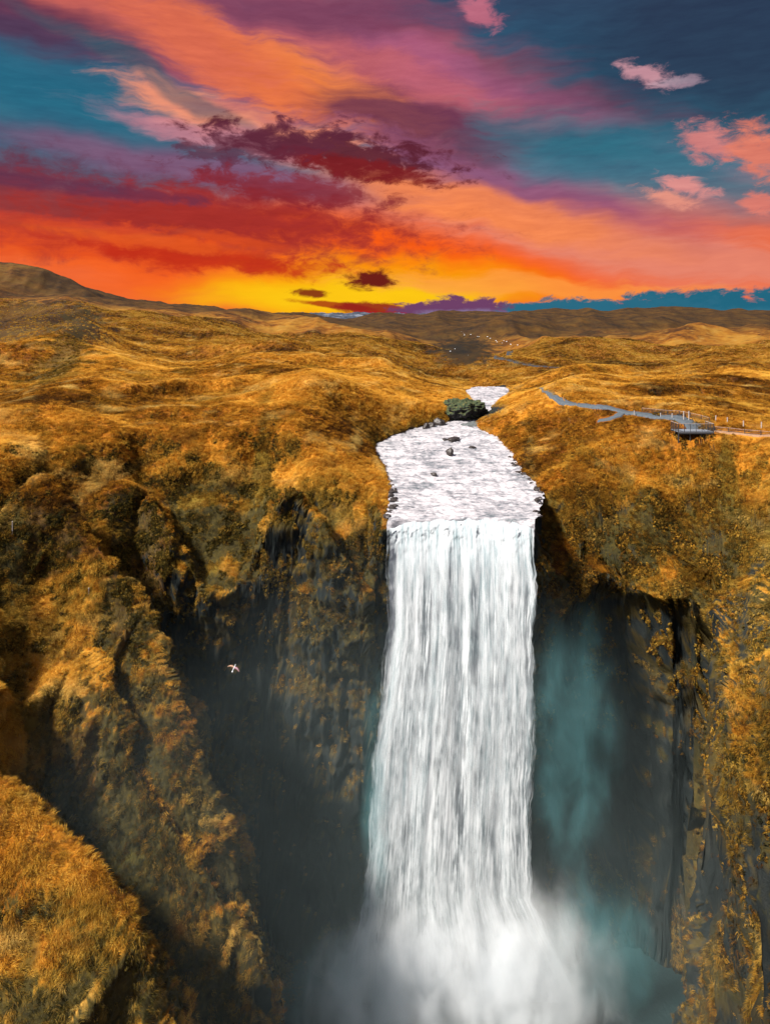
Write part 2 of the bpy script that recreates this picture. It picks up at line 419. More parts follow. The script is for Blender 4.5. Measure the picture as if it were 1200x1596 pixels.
RSPURS = [(spur('1300 1000 78|1215 1045 75|1172 1090 73|1162 1170 72|1182 1270 71'), 5.5), (spur('1330 1290 68|1262 1365 64|1228 1435 62|1205 1520 60|1195 1640 57'), 7.)]
def H_base(x, y):
    T = T_upland(x, y)
    near = sstep(400, 120, y)
    T = T + near * .35 * fbm(x / 9, y / 9, 0 * x, 3) + (1 - sstep(1200, 300, y)) * 0
    for poly, hgt, wv_, wb_ in SCARPS:
        y0 = poly[:, 1].min() - 3 * wv_; y1 = poly[:, 1].max() + 3 * wb_
        m = (y > y0) & (y < y1)
        if not m.any(): continue
        xs = x[m]; ys_ = y[m]
        dd, tt, side = seg_dist(xs, ys_, poly, False, True)
        dd = dd + .25 * wb_ * pnoise(xs / wb_ * 1.3, ys_ / wb_ * 1.3, 0 * xs) * np.clip(dd / wb_, 0, 1)
        en = np.clip(np.minimum(tt, len(poly) - 1 - tt) * (.34 if wv_ == 76. else 1.6), 0, 1)
        front = side < 0
        g = np.where(front, np.exp(-(dd / wv_) ** 2), np.exp(-(dd / wb_) ** 2))
        T[m] += hgt * g * (en * en * (3 - 2 * en))
    d = wall_sd(x, y)
    d = d + 2.4 * pnoise(x / 11, y / 11, 0 * x + 3.3) * sstep(3, 9, np.abs(x - 10)) + .8 * pnoise(x / 4, y / 4, 0 * x + 1.3)
    # cliff: near-vertical lower wall, then a sloping mossy shoulder up to the rim
    zv = 49 + 3.5 * pnoise(x / 7, y / 7, 0 * x + 8.1) + 1.5 * sstep(-20, -8, x) * sstep(0, -8, x)
    gorge = sstep(12.8, 10.2, np.abs(x - 10.1))
    zv = zv + (58.6 - zv) * gorge
    sl = np.where(x < 0, 1.0, 1.15)
    low = np.clip(d / 2.2, 0, 1) ** .8 * zv
    up = zv + np.maximum(d - 2.2, 0) * sl
    W = np.where(d < 2.2, low, up)
    far_in = sstep(30, 14, d)
    H = smin(T, W, 3.0 * far_in + .01)
    # river valley
    xl, xr, zr = riv_edges(y)
    dl = np.maximum(xl - x, 0); dr = np.maximum(x - xr, 0)
    bank = zr - .25 + np.maximum(0, dl - .1) * .78 + np.maximum(0, dr - .1) * .62 + 1.0 * (1 - np.exp(-(dl + dr) / .5))
    inr = (dl + dr) <= 0
    w = (xr - xl)
    bank = np.where(inr, zr - .25 - 1.0 * np.clip(np.minimum(x - xl, xr - x) / 2., 0, 1), bank)
    vm = sstep(94.8, 96.0, y) * sstep(232, 218, y)
    H = np.where(vm > 0, H + (smin(H, bank, 1.2) - H) * vm, H)
    H = np.maximum(H, -1.)
    # left spurs
    m = (x < 5) & (y < 115)
    if m.any():
        xs = x[m]; ys = y[m]; hs = H[m]
        wob = 1.6 * pnoise(xs / 8, ys / 8, 0 * xs + 5.5)
        cap = np.clip(d[m] / 2.2, 0, 1) ** .8 * zv[m] + np.maximum(d[m] - 2.2, 0) * 4.
        for si, (poly, sa, sb, rnd) in enumerate(SPURS):
            dd, tt, side = seg_dist(xs, ys, poly, False, True)
            i = np.minimum(tt.astype(int), len(poly) - 2); f = tt - i
            zc = poly[i, 2] * (1 - f) + poly[i + 1, 2] * f
            s = np.where(side > 0, sb, sa)
            dd = np.maximum(dd + wob * np.clip(dd / 5, 0, 1), 0)
            z = zc - (np.sqrt((s * dd) ** 2 + rnd ** 2) - rnd)
            if si > 3: z = np.minimum(z, cap)
            hs = smax(hs, z, 1.2)
        H[m] = hs
    # grassy buttresses standing off the right wall
    m = (x > 20) & (y < 92)
    if m.any():
        xs = x[m]; ys = y[m]; hs = H[m]; wob = 1.5 * pnoise(xs / 6, ys / 6, 0 * xs + 2.5)
        for poly, s_ in RSPURS:
            dd, tt, side = seg_dist(xs, ys, poly, False, True)
            i = np.minimum(tt.astype(int), len(poly) - 2); f = tt - i
            zc = poly[i, 2] * (1 - f) + poly[i + 1, 2] * f
            dd = np.maximum(dd + wob * np.clip(dd / 4, 0, 1), 0)
            hs = smax(hs, zc - (np.sqrt((s_ * dd) ** 2 + .8 ** 2) - .8), 1.0)
        H[m] = hs
    return H

NU, NV = 900, 980
tn = np.linspace(-.68, .68, NU)
ys = np.concatenate([np.arange(22, 64, .3), np.arange(64, 92, .22), np.arange(92, 106, .09), np.arange(106, 150, .3), 150 * 1.006 ** np.arange(0, 625)])
YY, XX = np.meshgrid(ys, tn, indexing='xy')
XX = XX * (YY + 22)
HH = H_base(XX.ravel(), YY.ravel()).reshape(XX.shape)
print('base heights', round(time.time() - T0, 1))
_hw = .35 + 22. * (np.abs(XX[:, 1:] - 37) < 12) * (YY[:, 1:] > 48) * (YY[:, 1:] < 97)
dl = np.sqrt(np.diff(YY, axis=1) ** 2 * _hw + np.minimum(np.abs(np.diff(HH, axis=1)), np.where(_hw > 1, 1.2, 99.)) ** 2) / np.sqrt(YY[:, 1:] ** 2 + (CAMZ - HH[:, 1:]) ** 2)
dl = np.minimum(dl, .05) + 2e-5
# smooth the density between neighbouring columns so that the quads stay even
cum = np.concatenate([np.zeros((NU, 1)), np.cumsum(dl, 1)], 1)
X2 = np.zeros((NU, NV)); Y2 = np.zeros((NU, NV)); Z2 = np.zeros((NU, NV))
kern = np.ones(9) / 9
cs = np.apply_along_axis(lambda v: np.convolve(np.pad(v, 4, 'edge'), kern, 'valid'), 0, cum)
for i in range(NU):
    s = np.linspace(0, cs[i, -1], NV)
    yv = np.interp(s, cs[i], ys); Y2[i] = yv
X2 = tn[:, None] * (Y2 + 22)
Z2 = H_base(X2.ravel(), Y2.ravel()).reshape(X2.shape)
def grid_normals(X, Y, Z):
    Pu = np.stack([np.gradient(a, axis=0) for a in (X, Y, Z)], -1); Pv = np.stack([np.gradient(a, axis=1) for a in (X, Y, Z)], -1)
    n = np.cross(Pu, Pv); n /= np.linalg.norm(n, axis=-1, keepdims=True) + 1e-9
    return n
N = grid_normals(X2, Y2, Z2)
steep = 1 - np.abs(N[..., 2])
print('resampled', round(time.time() - T0, 1))
xl, xr, zr = riv_edges(Y2)
wet = ((X2 > xl - .4) & (X2 < xr + .4) & (Y2 > 94.5) & (Y2 < 230))
nearf = sstep(260, 130, Y2); cliff = sstep(.42, .72, steep) * nearf
P3 = np.stack([X2, Y2, Z2], -1)
# rock relief on the cliffs, hummocks and combed grass terraces on the slopes, knolls and gullies far away
rel = cliff * (1.3 * fbm(X2 / 7, Y2 / 7, Z2 / 9, 3) + .7 * ridged(X2 / 3.2, Y2 / 3.2, Z2 / 7, 3) - .35 + .25 * fbm(X2 / .9, Y2 / .9, Z2 / .7, 3) + (.30 - .28 * (X2 > 27) * (Y2 < 97)) * ridged(X2 / 16 + 3, Y2 / 16, Z2 / 2.1, 2) + .30 * ridged(X2 / 1.5, Y2 / 1.5, Z2 / 12, 2))
gr = (1 - cliff) * nearf
mid = sstep(.12, .45, steep)
rel += gr * (.9 * fbm(X2 / 13, Y2 / 13, Z2 / 13, 2) + (.12 + .35 * mid) * fbm(X2 / 4, Y2 / 4, Z2 / 4, 4, .5) + (.05 + .13 * mid) * ridged(X2 / 2.2, Y2 / 1.4, Z2 / .7, 3) + .05 * fbm(X2 / .5, Y2 / .5, Z2 / .5, 2))
fy = sstep(105, 240, Y2)
rel_far = fy * np.minimum(.015 * Y2, 6 + .004 * Y2) * 1.25 * (ridged(X2 / (52 + Y2 * .11), Y2 / (70 + Y2 * .16), 0 * X2, 5, .40) - .85) + fy * .0010 * Y2 * fbm(X2 / (8 + Y2 * .02), Y2 / (12 + Y2 * .04), 0 * X2, 4)
cave = sstep(54, 40, Z2 + 2.5 * pnoise(X2 / 5, 0 * X2, 0 * X2 + 1.7)) * sstep(-2, 14, Z2)
rel -= sstep(.5, .8, steep) * cave * (5.0 * sstep(20, 26, X2) * sstep(84, 93, Y2) + .8 * sstep(0, -5, X2) * sstep(86, 92, Y2))
keep = np.where(wet & (Z2 > 57), 0., 1.)
bankd = np.where((Y2 > 94) & (Y2 < 230) & (Z2 > 55), np.clip((np.maximum(xl - X2, X2 - xr)) / 3., 0.15, 1), 1.)
P3 += N * (rel * keep * bankd)[..., None]
P3[..., 2] += np.where((Y2 < 235), rel_far * bankd * keep, rel_far)
N = grid_normals(P3[..., 0], P3[..., 1], P3[..., 2])
steep = 1 - np.abs(N[..., 2])
X3, Y3, Z3 = P3[..., 0], P3[..., 1], P3[..., 2]
pxp = 600 + X3 / Y3 * F; pyp = HZ + (CAMZ - Z3) / Y3 * F
n1 = fbm(X3 / 6, Y3 / 6, Z3 / 6, 4)
rock = sstep(.58, .80, steep + .10 * n1) * sstep(300, 160, Y3)
rock = np.maximum(rock, sstep(40, 26, Z3 + 3 * n1) * sstep(.35, .6, steep) * (X3 > -14))
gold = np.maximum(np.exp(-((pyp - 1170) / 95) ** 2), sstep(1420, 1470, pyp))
low_r = (X3 > 25) * (Y3 < 93) * np.clip(1.0 - .85 * gold * sstep(-.25, .2, n1), 0, 1) * sstep(.10, .2, steep) * sstep(62, 55, Z3)  # right-wall shade painted into the ground colour, spared at the gold patches
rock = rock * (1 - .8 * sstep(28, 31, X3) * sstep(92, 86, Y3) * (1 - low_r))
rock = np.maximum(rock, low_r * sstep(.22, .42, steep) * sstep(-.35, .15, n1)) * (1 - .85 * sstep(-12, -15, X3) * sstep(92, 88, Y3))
rock = np.maximum(rock, np.where(wet & (Z3 > 54), 1., 0.))
# the dark wet slab above the narrows on the right bank
slab = sstep(7, 3, np.hypot((X3 - 24.5) / 1.0, (Y3 - 172) / 3.0)) * (X3 > xr)
rock = np.maximum(rock, slab)
wd = wall_sd(X3.ravel(), Y3.ravel()).reshape(X3.shape)
def blur(a, r):
    for ax in (0, 1):
        c_ = np.cumsum(np.pad(a, [(r + 1, r) if i == ax else (0, 0) for i in range(2)], 'edge'), axis=ax)
        n_ = a.shape[ax]
        a = (np.take(c_, np.arange(2 * r + 1, 2 * r + 1 + n_), ax) - np.take(c_, np.arange(0, n_), ax)) / (2 * r + 1)
    return a
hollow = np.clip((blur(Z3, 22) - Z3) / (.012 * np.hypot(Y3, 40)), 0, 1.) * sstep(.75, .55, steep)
n2 = fbm(X3 / 8 + 9, Y3 / 8, Z3 / 8, 3)
green = sstep(.30, .60, steep) * sstep(-.3, .5, n2) * nearf
green = np.maximum(green, sstep(17, 9, wd + 4 * n2) * sstep(.16, .30, steep) * (X3 > -30) * nearf)
green = np.maximum(green, hollow * nearf)
# shade painted into the ground colour, with dark moss: left bowl, shoulders under rim
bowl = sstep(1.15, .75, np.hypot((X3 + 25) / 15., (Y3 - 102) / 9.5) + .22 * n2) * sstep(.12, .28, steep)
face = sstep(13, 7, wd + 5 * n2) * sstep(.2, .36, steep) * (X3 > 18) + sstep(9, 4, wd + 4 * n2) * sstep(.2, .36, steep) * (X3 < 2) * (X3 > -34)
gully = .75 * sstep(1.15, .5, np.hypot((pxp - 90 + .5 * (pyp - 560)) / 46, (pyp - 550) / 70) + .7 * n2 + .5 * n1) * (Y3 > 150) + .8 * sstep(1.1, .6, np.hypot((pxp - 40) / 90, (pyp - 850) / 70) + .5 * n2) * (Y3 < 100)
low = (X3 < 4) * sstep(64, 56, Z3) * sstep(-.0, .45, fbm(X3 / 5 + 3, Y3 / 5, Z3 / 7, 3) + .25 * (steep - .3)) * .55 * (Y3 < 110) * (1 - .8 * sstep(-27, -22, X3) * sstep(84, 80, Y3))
shade_moss = np.clip(low_r + low + gully + np.maximum(bowl * 1.3, face * 1.0) * nearf + .8 * hollow * sstep(-.2, .4, n2) * nearf, 0, 1) * (1 - rock)
print('displaced', round(time.time() - T0, 1))
# ------------------------------------------------------------------ materials
def new_mat(name):
    m = bpy.data.materials.new(name); m.use_nodes = True; m.node_tree.nodes.clear()
    b = NB(m.node_tree); o = b.n('ShaderNodeOutputMaterial'); return m, b, o
def principled(b, o, color, rough=.9, normal=None, spec=.2, **kw):
    p = b.n('ShaderNodeBsdfPrincipled'); b.set(p.inputs['Base Color'], color); b.set(p.inputs['Roughness'], rough)
    p.inputs['Specular IOR Level'].default_value = spec
    if normal is not None: b.set(p.inputs['Normal'], normal)
    for k, v in kw.items(): b.set(p.inputs[k.replace('_', ' ')], v)
    if o is not None: b.t.links.new(p.outputs[0], o.inputs[0])
    return p
def bump(b, h, strength=.5, dist=.1, normal=None):
    nd = b.n('ShaderNodeBump'); nd.inputs['Strength'].default_value = strength; nd.inputs['Distance'].default_value = dist
    b.set(nd.inputs['Height'], h)
    if normal is not None: b.set(nd.inputs['Normal'], normal)
    return nd.outputs[0]

G_STOPS = [(.18, (.07, .028, .006, 1)), (.34, (.23, .086, .009, 1)), (.47, (.50, .215, .018, 1)), (.59, (.66, .33, .032, 1)), (.78, (.78, .47, .075, 1))]
def grass_colour(b, pos, jitter=None):
    big = b.noise(b.vmath('MULTIPLY', pos, (.028, .028, .05)), 1, 3, .5)
    med = b.noise(b.vmath('MULTIPLY', pos, (.22, .22, .5)), 1, 5, .6)
    t = b.math('MULTIPLY_ADD', big, .68, b.math('MULTIPLY', med, .32))
    t = b.math('MULTIPLY_ADD', b.math('SUBTRACT', t, .5), 2.3, .5)
    if jitter is not None: t = b.math('ADD', t, jitter)
    base = b.ramp(t, G_STOPS)
    h1 = b.noise(b.vmath('MULTIPLY', pos, (.09, .07, .2)), 1, 4, .6)
    base = b.mix(b.mapr(h1, .54, .72, 0, .42, True), base, (.26, .19, .028, 1))
    h2 = b.noise(b.vmath('ADD', b.vmath('MULTIPLY', pos, (.13, .11, .3)), (31., 7., 3.)), 1, 4, .5)
    base = b.mix(b.mapr(h2, .56, .72, 0, .5, True), base, (.22, .085, .018, 1))
    return b.mix(b.mapr(h2, .46, .30, 0, .6, True), base, (.82, .58, .17, 1))
MOSS = (.075, .072, .010, 1)

def mat_terrain():
    m, b, o = new_mat('moorland')
    pos = b.n('ShaderNodeNewGeometry').outputs['Position']
    fine = b.noise(b.vmath('MULTIPLY', pos, (2.2, 2.2, 3.)), 1, 5, .65)
    g = grass_colour(b, pos, b.math('MULTIPLY_ADD', fine, .5, -.25)); g = b.mix(1., g, (.56, .45, .34, 1), 'MULTIPLY')
    grn = b.attr('green')['Fac']; g = b.mix(b.math('MULTIPLY', grn, .75), g, MOSS)
    heath = b.attr('heath')['Fac']
    hn = b.noise(b.vmath('MULTIPLY', pos, (.05, .02, .05)), 1, 5, .6)
    hcol = b.ramp(hn, [(.32, (.006, .007, .007, 1)), (.5, (.020, .013, .006, 1)), (.7, (.050, .025, .006, 1))])
    g = b.mix(heath, g, hcol)
    g = b.mix(b.math('MULTIPLY', b.attr('shade_moss')['Fac'], .9), g, b.ramp(fine, [(.35, (.012, .013, .008, 1)), (.6, (.045, .036, .010, 1)), (.8, (.13, .080, .012, 1))]))
    rk = b.attr('rock')['Fac']
    r1 = b.noise(b.vmath('MULTIPLY', pos, (.6, .6, .25)), 1, 6, .65)
    rc = b.ramp(r1, [(.35, (.009, .012, .012, 1)), (.55, (.015, .019, .019, 1)), (.72, (.028, .032, .030, 1))])
    mo = b.noise(b.vmath('MULTIPLY', pos, (.28, .28, .16)), 1, 7, .7)
    mf = b.math('MULTIPLY', b.mapr(mo, .55, .68, 0, 1, True), b.mapr(b.sep(pos)[2], 28, 52, .05, .8))
    rc = b.mix(mf, rc, b.ramp(fine, [(.35, (.020, .026, .006, 1)), (.6, (.085, .066, .010, 1))]))
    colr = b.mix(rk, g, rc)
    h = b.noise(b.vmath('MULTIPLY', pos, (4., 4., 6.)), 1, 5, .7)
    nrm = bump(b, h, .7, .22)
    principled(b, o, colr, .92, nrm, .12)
    return m
M_TERR = mat_terrain()

def mat_tuft():
    m, b, o = new_mat('dry_grass')
    pos = b.n('ShaderNodeNewGeometry').outputs['Position']
    oi = b.n('ShaderNodeObjectInfo'); rnd = oi.outputs['Random']
    g = grass_colour(b, oi.outputs['Location'], b.math('MULTIPLY_ADD', rnd, .55, -.27))
    ga = b.n('ShaderNodeAttribute', attribute_name='green', attribute_type='INSTANCER').outputs['Fac']
    g = b.mix(b.math('MULTIPLY', ga, .95, clamp=True), g, b.ramp(rnd, [(.1, (.012, .015, .006, 1)), (.55, (.036, .034, .008, 1)), (.85, (.095, .070, .013, 1)), (1., (.30, .18, .025, 1))]))
    p = principled(b, None, g, .85, None, .1)
    tr = b.n('ShaderNodeBsdfTranslucent'); b.set(tr.inputs[0], g)
    mx = b.n('ShaderNodeMixShader'); mx.inputs[0].default_value = .45
    b.t.links.new(p.outputs[0], mx.inputs[1]); b.t.links.new(tr.outputs[0], mx.inputs[2]); b.t.links.new(mx.outputs[0], o.inputs[0])
    return m
M_TUFT = mat_tuft()

def mat_foam_fall(front):
    m, b, o = new_mat('falling_water_front' if front else 'falling_water')
    u = b.attr('u')['Fac']; s = b.attr('s')['Fac']; ed = b.attr('edge')['Fac']
    off = 40. if front else 0.
    wu = b.noise(b.comb(b.math('MULTIPLY', u, .6), b.math('MULTIPLY', s, .07), off + 3), 1, 2)
    uu = b.math('ADD', u, b.math('MULTIPLY', b.math('SUBTRACT', wu, .5), .35))
    n1 = b.noise(b.comb(b.math('MULTIPLY', uu, 1.1), b.math('MULTIPLY', s, .045), off), 1, 3, .5)
    n2 = b.noise(b.comb(b.math('MULTIPLY', uu, 4.2), b.math('MULTIPLY', s, .17), off + 9), 1, 5, .62)
    n3 = b.noise(b.comb(b.math('MULTIPLY', uu, 1.6), b.math('MULTIPLY', s, .34), off + 19), 1, 5, .6)
    n4 = b.noise(b.comb(b.math('MULTIPLY', uu, 9.5), b.math('MULTIPLY', s, .30), off + 29), 1, 4, .6)
    f = b.math('MULTIPLY_ADD', n1, .33, b.math('MULTIPLY_ADD', n2, .26, b.math('MULTIPLY_ADD', n3, .22, b.math('MULTIPLY', n4, .19))))
    lift = b.mapr(s, 10, 62, 0, .05)
    f = b.math('ADD', f, lift)
    colr = b.ramp(f, [(.34, (.11, .19, .21, 1)), (.42, (.30, .38, .41, 1)), (.50, (.56, .61, .64, 1)), (.60, (.78, .80, .82, 1))])
    d = b.n('ShaderNodeBsdfDiffuse'); b.set(d.inputs[0], colr)
    # tumbling foam scatters like small rounded clumps, so its mean normal leans upwards
    gN = b.n('ShaderNodeNewGeometry').outputs['Normal']; bn = bump(b, f, .22, .5)
    fl = b.vmath('NORMALIZE', b.vmath('ADD', b.vmath('MULTIPLY', bn, (.4, .4, .4)), (0, 0, .9)))
    b.set(d.inputs['Normal'], fl)
    t = b.n('ShaderNodeBsdfTranslucent'); b.set(t.inputs[0], colr)
    b.set(t.inputs['Normal'], b.vmath('NORMALIZE', b.vmath('ADD', b.vmath('MULTIPLY', bn, (.5, .5, .5)), (0, 0, -.9))))
    mx = b.n('ShaderNodeMixShader'); mx.inputs[0].default_value = .3
    b.t.links.new(d.outputs[0], mx.inputs[1]); b.t.links.new(t.outputs[0], mx.inputs[2])
    a = b.mapr(f, .46, .58, 0, .92, True) if front else b.mapr(f, .30, .43, .35, 1, True)
    en = b.math('ADD', ed, b.math('MULTIPLY', b.math('SUBTRACT', n2, .5), 2.4))
    a = b.math('MULTIPLY', a, b.mapr(en, .0, .9, 0, 1, True))
    a = b.math('MULTIPLY', a, b.mapr(s, 1.0, 9.0, 0, 1, True) if front else b.mapr(b.math('ADD', s, b.math('MULTIPLY', b.math('SUBTRACT', n1, .5), 3.)), -1.9, -.5, 0, 1, True))
    tp = b.n('ShaderNodeBsdfTransparent'); m2 = b.n('ShaderNodeMixShader'); b.set(m2.inputs[0], a)
    b.t.links.new(tp.outputs[0], m2.inputs[1]); b.t.links.new(mx.outputs[0], m2.inputs[2]); b.t.links.new(m2.outputs[0], o.inputs[0])
    return m

def mat_river():
    m, b, o = new_mat('white_water')
    pos = b.n('ShaderNodeNewGeometry').outputs['Position']
    p2 = b.vmath('MULTIPLY', pos, (.30, .85, 1.))
    n1 = b.noise(p2, .9, 6, .68, .6); n2 = b.noise(b.vmath('MULTIPLY', pos, (.35, .16, 1.)), .8, 4, .55, .8); n3 = b.noise(p2, 3.2, 5, .7, .5)
    f = b.math('MULTIPLY_ADD', n1, .46, b.math('MULTIPLY_ADD', n2, .24, b.math('MULTIPLY', n3, .30)))
    colr = b.ramp(f, [(.39, (.08, .10, .11, 1)), (.45, (.20, .20, .22, 1)), (.52, (.42, .40, .42, 1)), (.62, (.64, .615, .63, 1))])
    nrm = bump(b, b.math('ADD', n1, b.math('MULTIPLY', n3, .4)), .45, .5)
    principled(b, o, colr, .45, nrm, .4)
    return m
M_RIVER = mat_river()
M_FALL = mat_foam_fall(False); M_FALLF = mat_foam_fall(True)

def mat_simple(name, colr, rough=.8, noise_scale=4., var=.35, spec=.25, bmp=.4, metal=0.):
    m, b, o = new_mat(name)
    tc = b.n('ShaderNodeTexCoord').outputs['Object']
    n = b.noise(tc, noise_scale, 5, .65)
    cc = b.mix(b.mapr(n, .3, .7, 0, 1), tuple(v * (1 - var) for v in colr[:3]) + (1,), tuple(min(1, v * (1 + var)) for v in colr[:3]) + (1,))
    principled(b, o, cc, rough, bump(b, n, bmp, .03), spec, Metallic=metal)
    return m
M_DECK = mat_simple('weathered_decking', (.19, .21, .245, 1), .7, 9)
M_STEEL = mat_simple('dark_steel', (.035, .038, .042, 1), .5, 6, .25, .5, .2)
M_RAIL = mat_simple('pale_rail', (.30, .25, .23, 1), .6, 6)
M_POST = mat_simple('pale_post', (.42, .38, .35, 1), .7, 6, .2)
M_PATH = mat_simple('path_gravel', (.07, .085, .10, 1), .9, 3, .3)
M_EARTH = mat_simple('bare_earth_path', (.26, .15, .085, 1), .95, 2, .3)
M_ROCK = mat_simple('wet_boulder', (.035, .028, .026, 1), .5, 2.5, .5, .4)
M_ROAD = mat_simple('dark_gravel_road', (.035, .038, .044, 1), .95, .3, .3)
def mat_outcrop():
    m, b, o = new_mat('mossy_rock')
    g = b.n('ShaderNodeNewGeometry'); pos = g.outputs['Position']; nz = b.sep(g.outputs['Normal'])[2]
    n = b.noise(pos, .8, 6, .65); n2 = b.noise(pos, 2.5, 5, .65)
    k = b.mapr(b.math('ADD', nz, b.math('MULTIPLY', b.math('SUBTRACT', n, .5), 1.0)), .05, .35, 0, 1, True)
    mc = b.ramp(n2, [(.3, (.020, .034, .020, 1)), (.52, (.048, .064, .030, 1)), (.72, (.15, .12, .035, 1))])
    rc = b.ramp(n2, [(.35, (.010, .011, .012, 1)), (.7, (.035, .033, .032, 1))])
    principled(b, o, b.mix(k, rc, mc), .9, bump(b, n2, .8, .25), .2)
    return m
M_OUT = mat_outcrop()

def mat_mist(name, colr, dens, nscale, thr, stretch=(1, 1, 1), aniso=.2, fall=(1., .25), step=1.0):
    m, b, o = new_mat(name)
    tc = b.n('ShaderNodeTexCoord').outputs['Object']
    geo = b.n('ShaderNodeNewGeometry').outputs['Position']
    r = b.vmath('LENGTH', tc)
    n = b.noise(b.vmath('MULTIPLY', geo, stretch), nscale, 5, .6, .4)
    rr = b.math('ADD', r, b.math('MULTIPLY', b.math('SUBTRACT', n, .5), -1.5))
    f = b.mapr(rr, fall[0], fall[1], 0, 1, True)
    f = b.math('MULTIPLY', f, b.mapr(r, 1.0, .55, 0, 1, True))
    f = b.math('MULTIPLY', f, b.mapr(n, thr - .12, thr + .2, .15, 1))
    v = b.n('ShaderNodeVolumePrincipled'); v.inputs['Color'].default_value = colr
    b.set(v.inputs['Density'], b.math('MULTIPLY', f, dens)); v.inputs['Anisotropy'].default_value = aniso
    b.t.links.new(v.outputs[0], o.inputs['Volume'])
    m.cycles.volume_step_rate = step
    return m

# ------------------------------------------------------------------ terrain mesh
heath = np.maximum(.45 * sstep(170, 330, Y3), sstep(380, 900, Y3 + 160 * fbm(X3 / 120, Y3 / 160, 0 * X3, 3)) * .92)
heath = np.maximum(heath, sstep(1.2, .4, np.hypot((pxp - 722) / 78, (pyp - 545) / 38) + .35 * n1) * (Y3 > 330))      # black scarp in the far gorge
heath = np.maximum(heath, .9 * sstep(1.2, .6, np.hypot((pxp - 60) / 150, (pyp - 510) / 55) + .3 * n1) * (Y3 > 250))
verts = P3.reshape(-1, 3)
ter = mesh_from('terrain', verts, grid_faces(NU, NV), [M_TERR]); tag(ter, 'ochre moorland cut by a deep dark canyon', kind='structure')
setattr_f(ter, 'rock', rock); setattr_f(ter, 'green', green); setattr_f(ter, 'heath', heath); setattr_f(ter, 'shade_moss', shade_moss)
print('terrain', round(time.time() - T0, 1))

# height lookup from the finished mesh, for setting things on the ground
from mathutils.bvhtree import BVHTree
def ground(x, y):
    ok, p, n, i = ter.ray_cast(Vector((x, y, 400)), Vector((0, 0, -1)))
    return p.z if ok else 0.
def pick(px, py):
    """where the line of sight through a photograph pixel meets the ground"""
    d = Vector(((px - 600) / F, 1.0, (HZ - py) / F)).normalized()
    ok, p, n, i = ter.ray_cast(Vector((0, 0, CAMZ)), d)
    return p if ok else None

# ------------------------------------------------------------------ paths
CLEAR = []
def ribbon(name, pix, width, mat, label, lift=.05, kind='structure', seg=8, drop=.5):
    ctr = [Vector(pick(*q)) for q in pix]
    P_ = []
    for a, b_ in zip(ctr[:-1], ctr[1:]):
        for t in np.linspace(0, 1, seg, endpoint=False): P_.append(a.lerp(b_, t))
    P_.append(ctr[-1]); V = []; n = len(P_)
    for i, p_ in enumerate(P_):
        tdir = (P_[min(i + 1, n - 1)] - P_[max(i - 1, 0)]); tdir.z = 0; tdir.normalize(); nrm = Vector((-tdir.y, tdir.x, 0))
        w = width(i / (n - 1)) if callable(width) else width
        w *= 1 + .25 * float(pnoise(i * .37, 1.7, width if not callable(width) else 2.))
        zs = [ground(*(p_ + nrm * w * k_)[:2]) for k_ in (-.5, -.25, 0, .25, .5)]
        zc = float(np.mean(zs)) + lift + .1
        for k_, z_ in zip((-.5, -.25, 0, .25, .5), zs):
            q_ = p_ + nrm * w * k_; V.append((q_.x, q_.y, max(zc, z_ + lift))); CLEAR.append((q_.x, q_.y))
        q_ = p_ - nrm * w * .52; V.append((q_.x, q_.y, zs[0] - drop)); q_ = p_ + nrm * w * .52; V.append((q_.x, q_.y, zs[-1] - drop))
    Fc = []
    for i in range(n - 1):
        a = i * 7; b_ = a + 7
        for k_ in range(4): Fc.append((a + k_, b_ + k_, b_ + k_ + 1, a + k_ + 1))
        Fc.append((a + 5, b_ + 5, b_, a)); Fc.append((a + 4, b_ + 4, b_ + 6, a + 6))
    o = mesh_from(name, V, Fc, [mat]); return tag(o, label, kind=kind)
path1 = ribbon('gravel_path', [(838, 604), (850, 611), (862, 618), (876, 628), (905, 631), (935, 634), (965, 640), (1000, 646), (1035, 650), (1060, 653), (1078, 662), (1086, 672)], lambda t: 1.3 + 1.5 * t, M_PATH, 'blue grey gravel footpath leading to the viewing platform')
spurp = ribbon('gravel_path', [(972, 642), (962, 649), (950, 653), (932, 656)], 1.4, M_PATH, 'short side spur of the grey footpath ending at the bank')
earth1 = ribbon('earth_path', [(1112, 672), (1150, 676), (1185, 679), (1240, 684)], .8, M_EARTH, 'narrow trodden earth path leaving the platform')
road1 = ribbon('gravel_road', [(795, 548), (776, 558), (800, 563), (830, 570), (870, 574)], 4.5, M_ROAD, 'dark track across the far moor', lift=.15, drop=2.)

# ------------------------------------------------------------------ dry grass tufts over the slopes
def tuft_mesh(name, nb, h, spread, lean, seed):
    r = np.random.default_rng(seed); V = []; Fc = []
    for k in range(nb):
        a = r.uniform(0, 2 * math.pi); rad = spread * math.sqrt(r.random()); bx, by = rad * math.cos(a), rad * math.sin(a)
        hh = h * r.uniform(.55, 1.15); w = r.uniform(.008, .022); a2 = r.uniform(0, 2 * math.pi)
        l = lean * r.uniform(.4, 1.2); lx = l + .35 * h * math.cos(a) * r.random(); ly = .35 * h * math.sin(a) * r.random() + r.normal() * .06
        wx, wy = w * math.cos(a2), w * math.sin(a2)
        i = len(V)
        V += [(bx - wx, by - wy, -.06), (bx + wx, by + wy, -.06), (bx + lx * .35 - wx * .8, by + ly * .35 - wy * .8, hh * .6), (bx + lx * .35 + wx * .8, by + ly * .35 + wy * .8, hh * .6), (bx + lx, by + ly, hh * .8)]
        Fc += [(i, i + 1, i + 3), (i, i + 3, i + 2), (i + 2, i + 3, i + 4)]
    me = bpy.data.meshes.new(name); me.from_pydata(V, [], Fc); me.materials.append(M_TUFT)
    return bpy.data.objects.new(name, me)
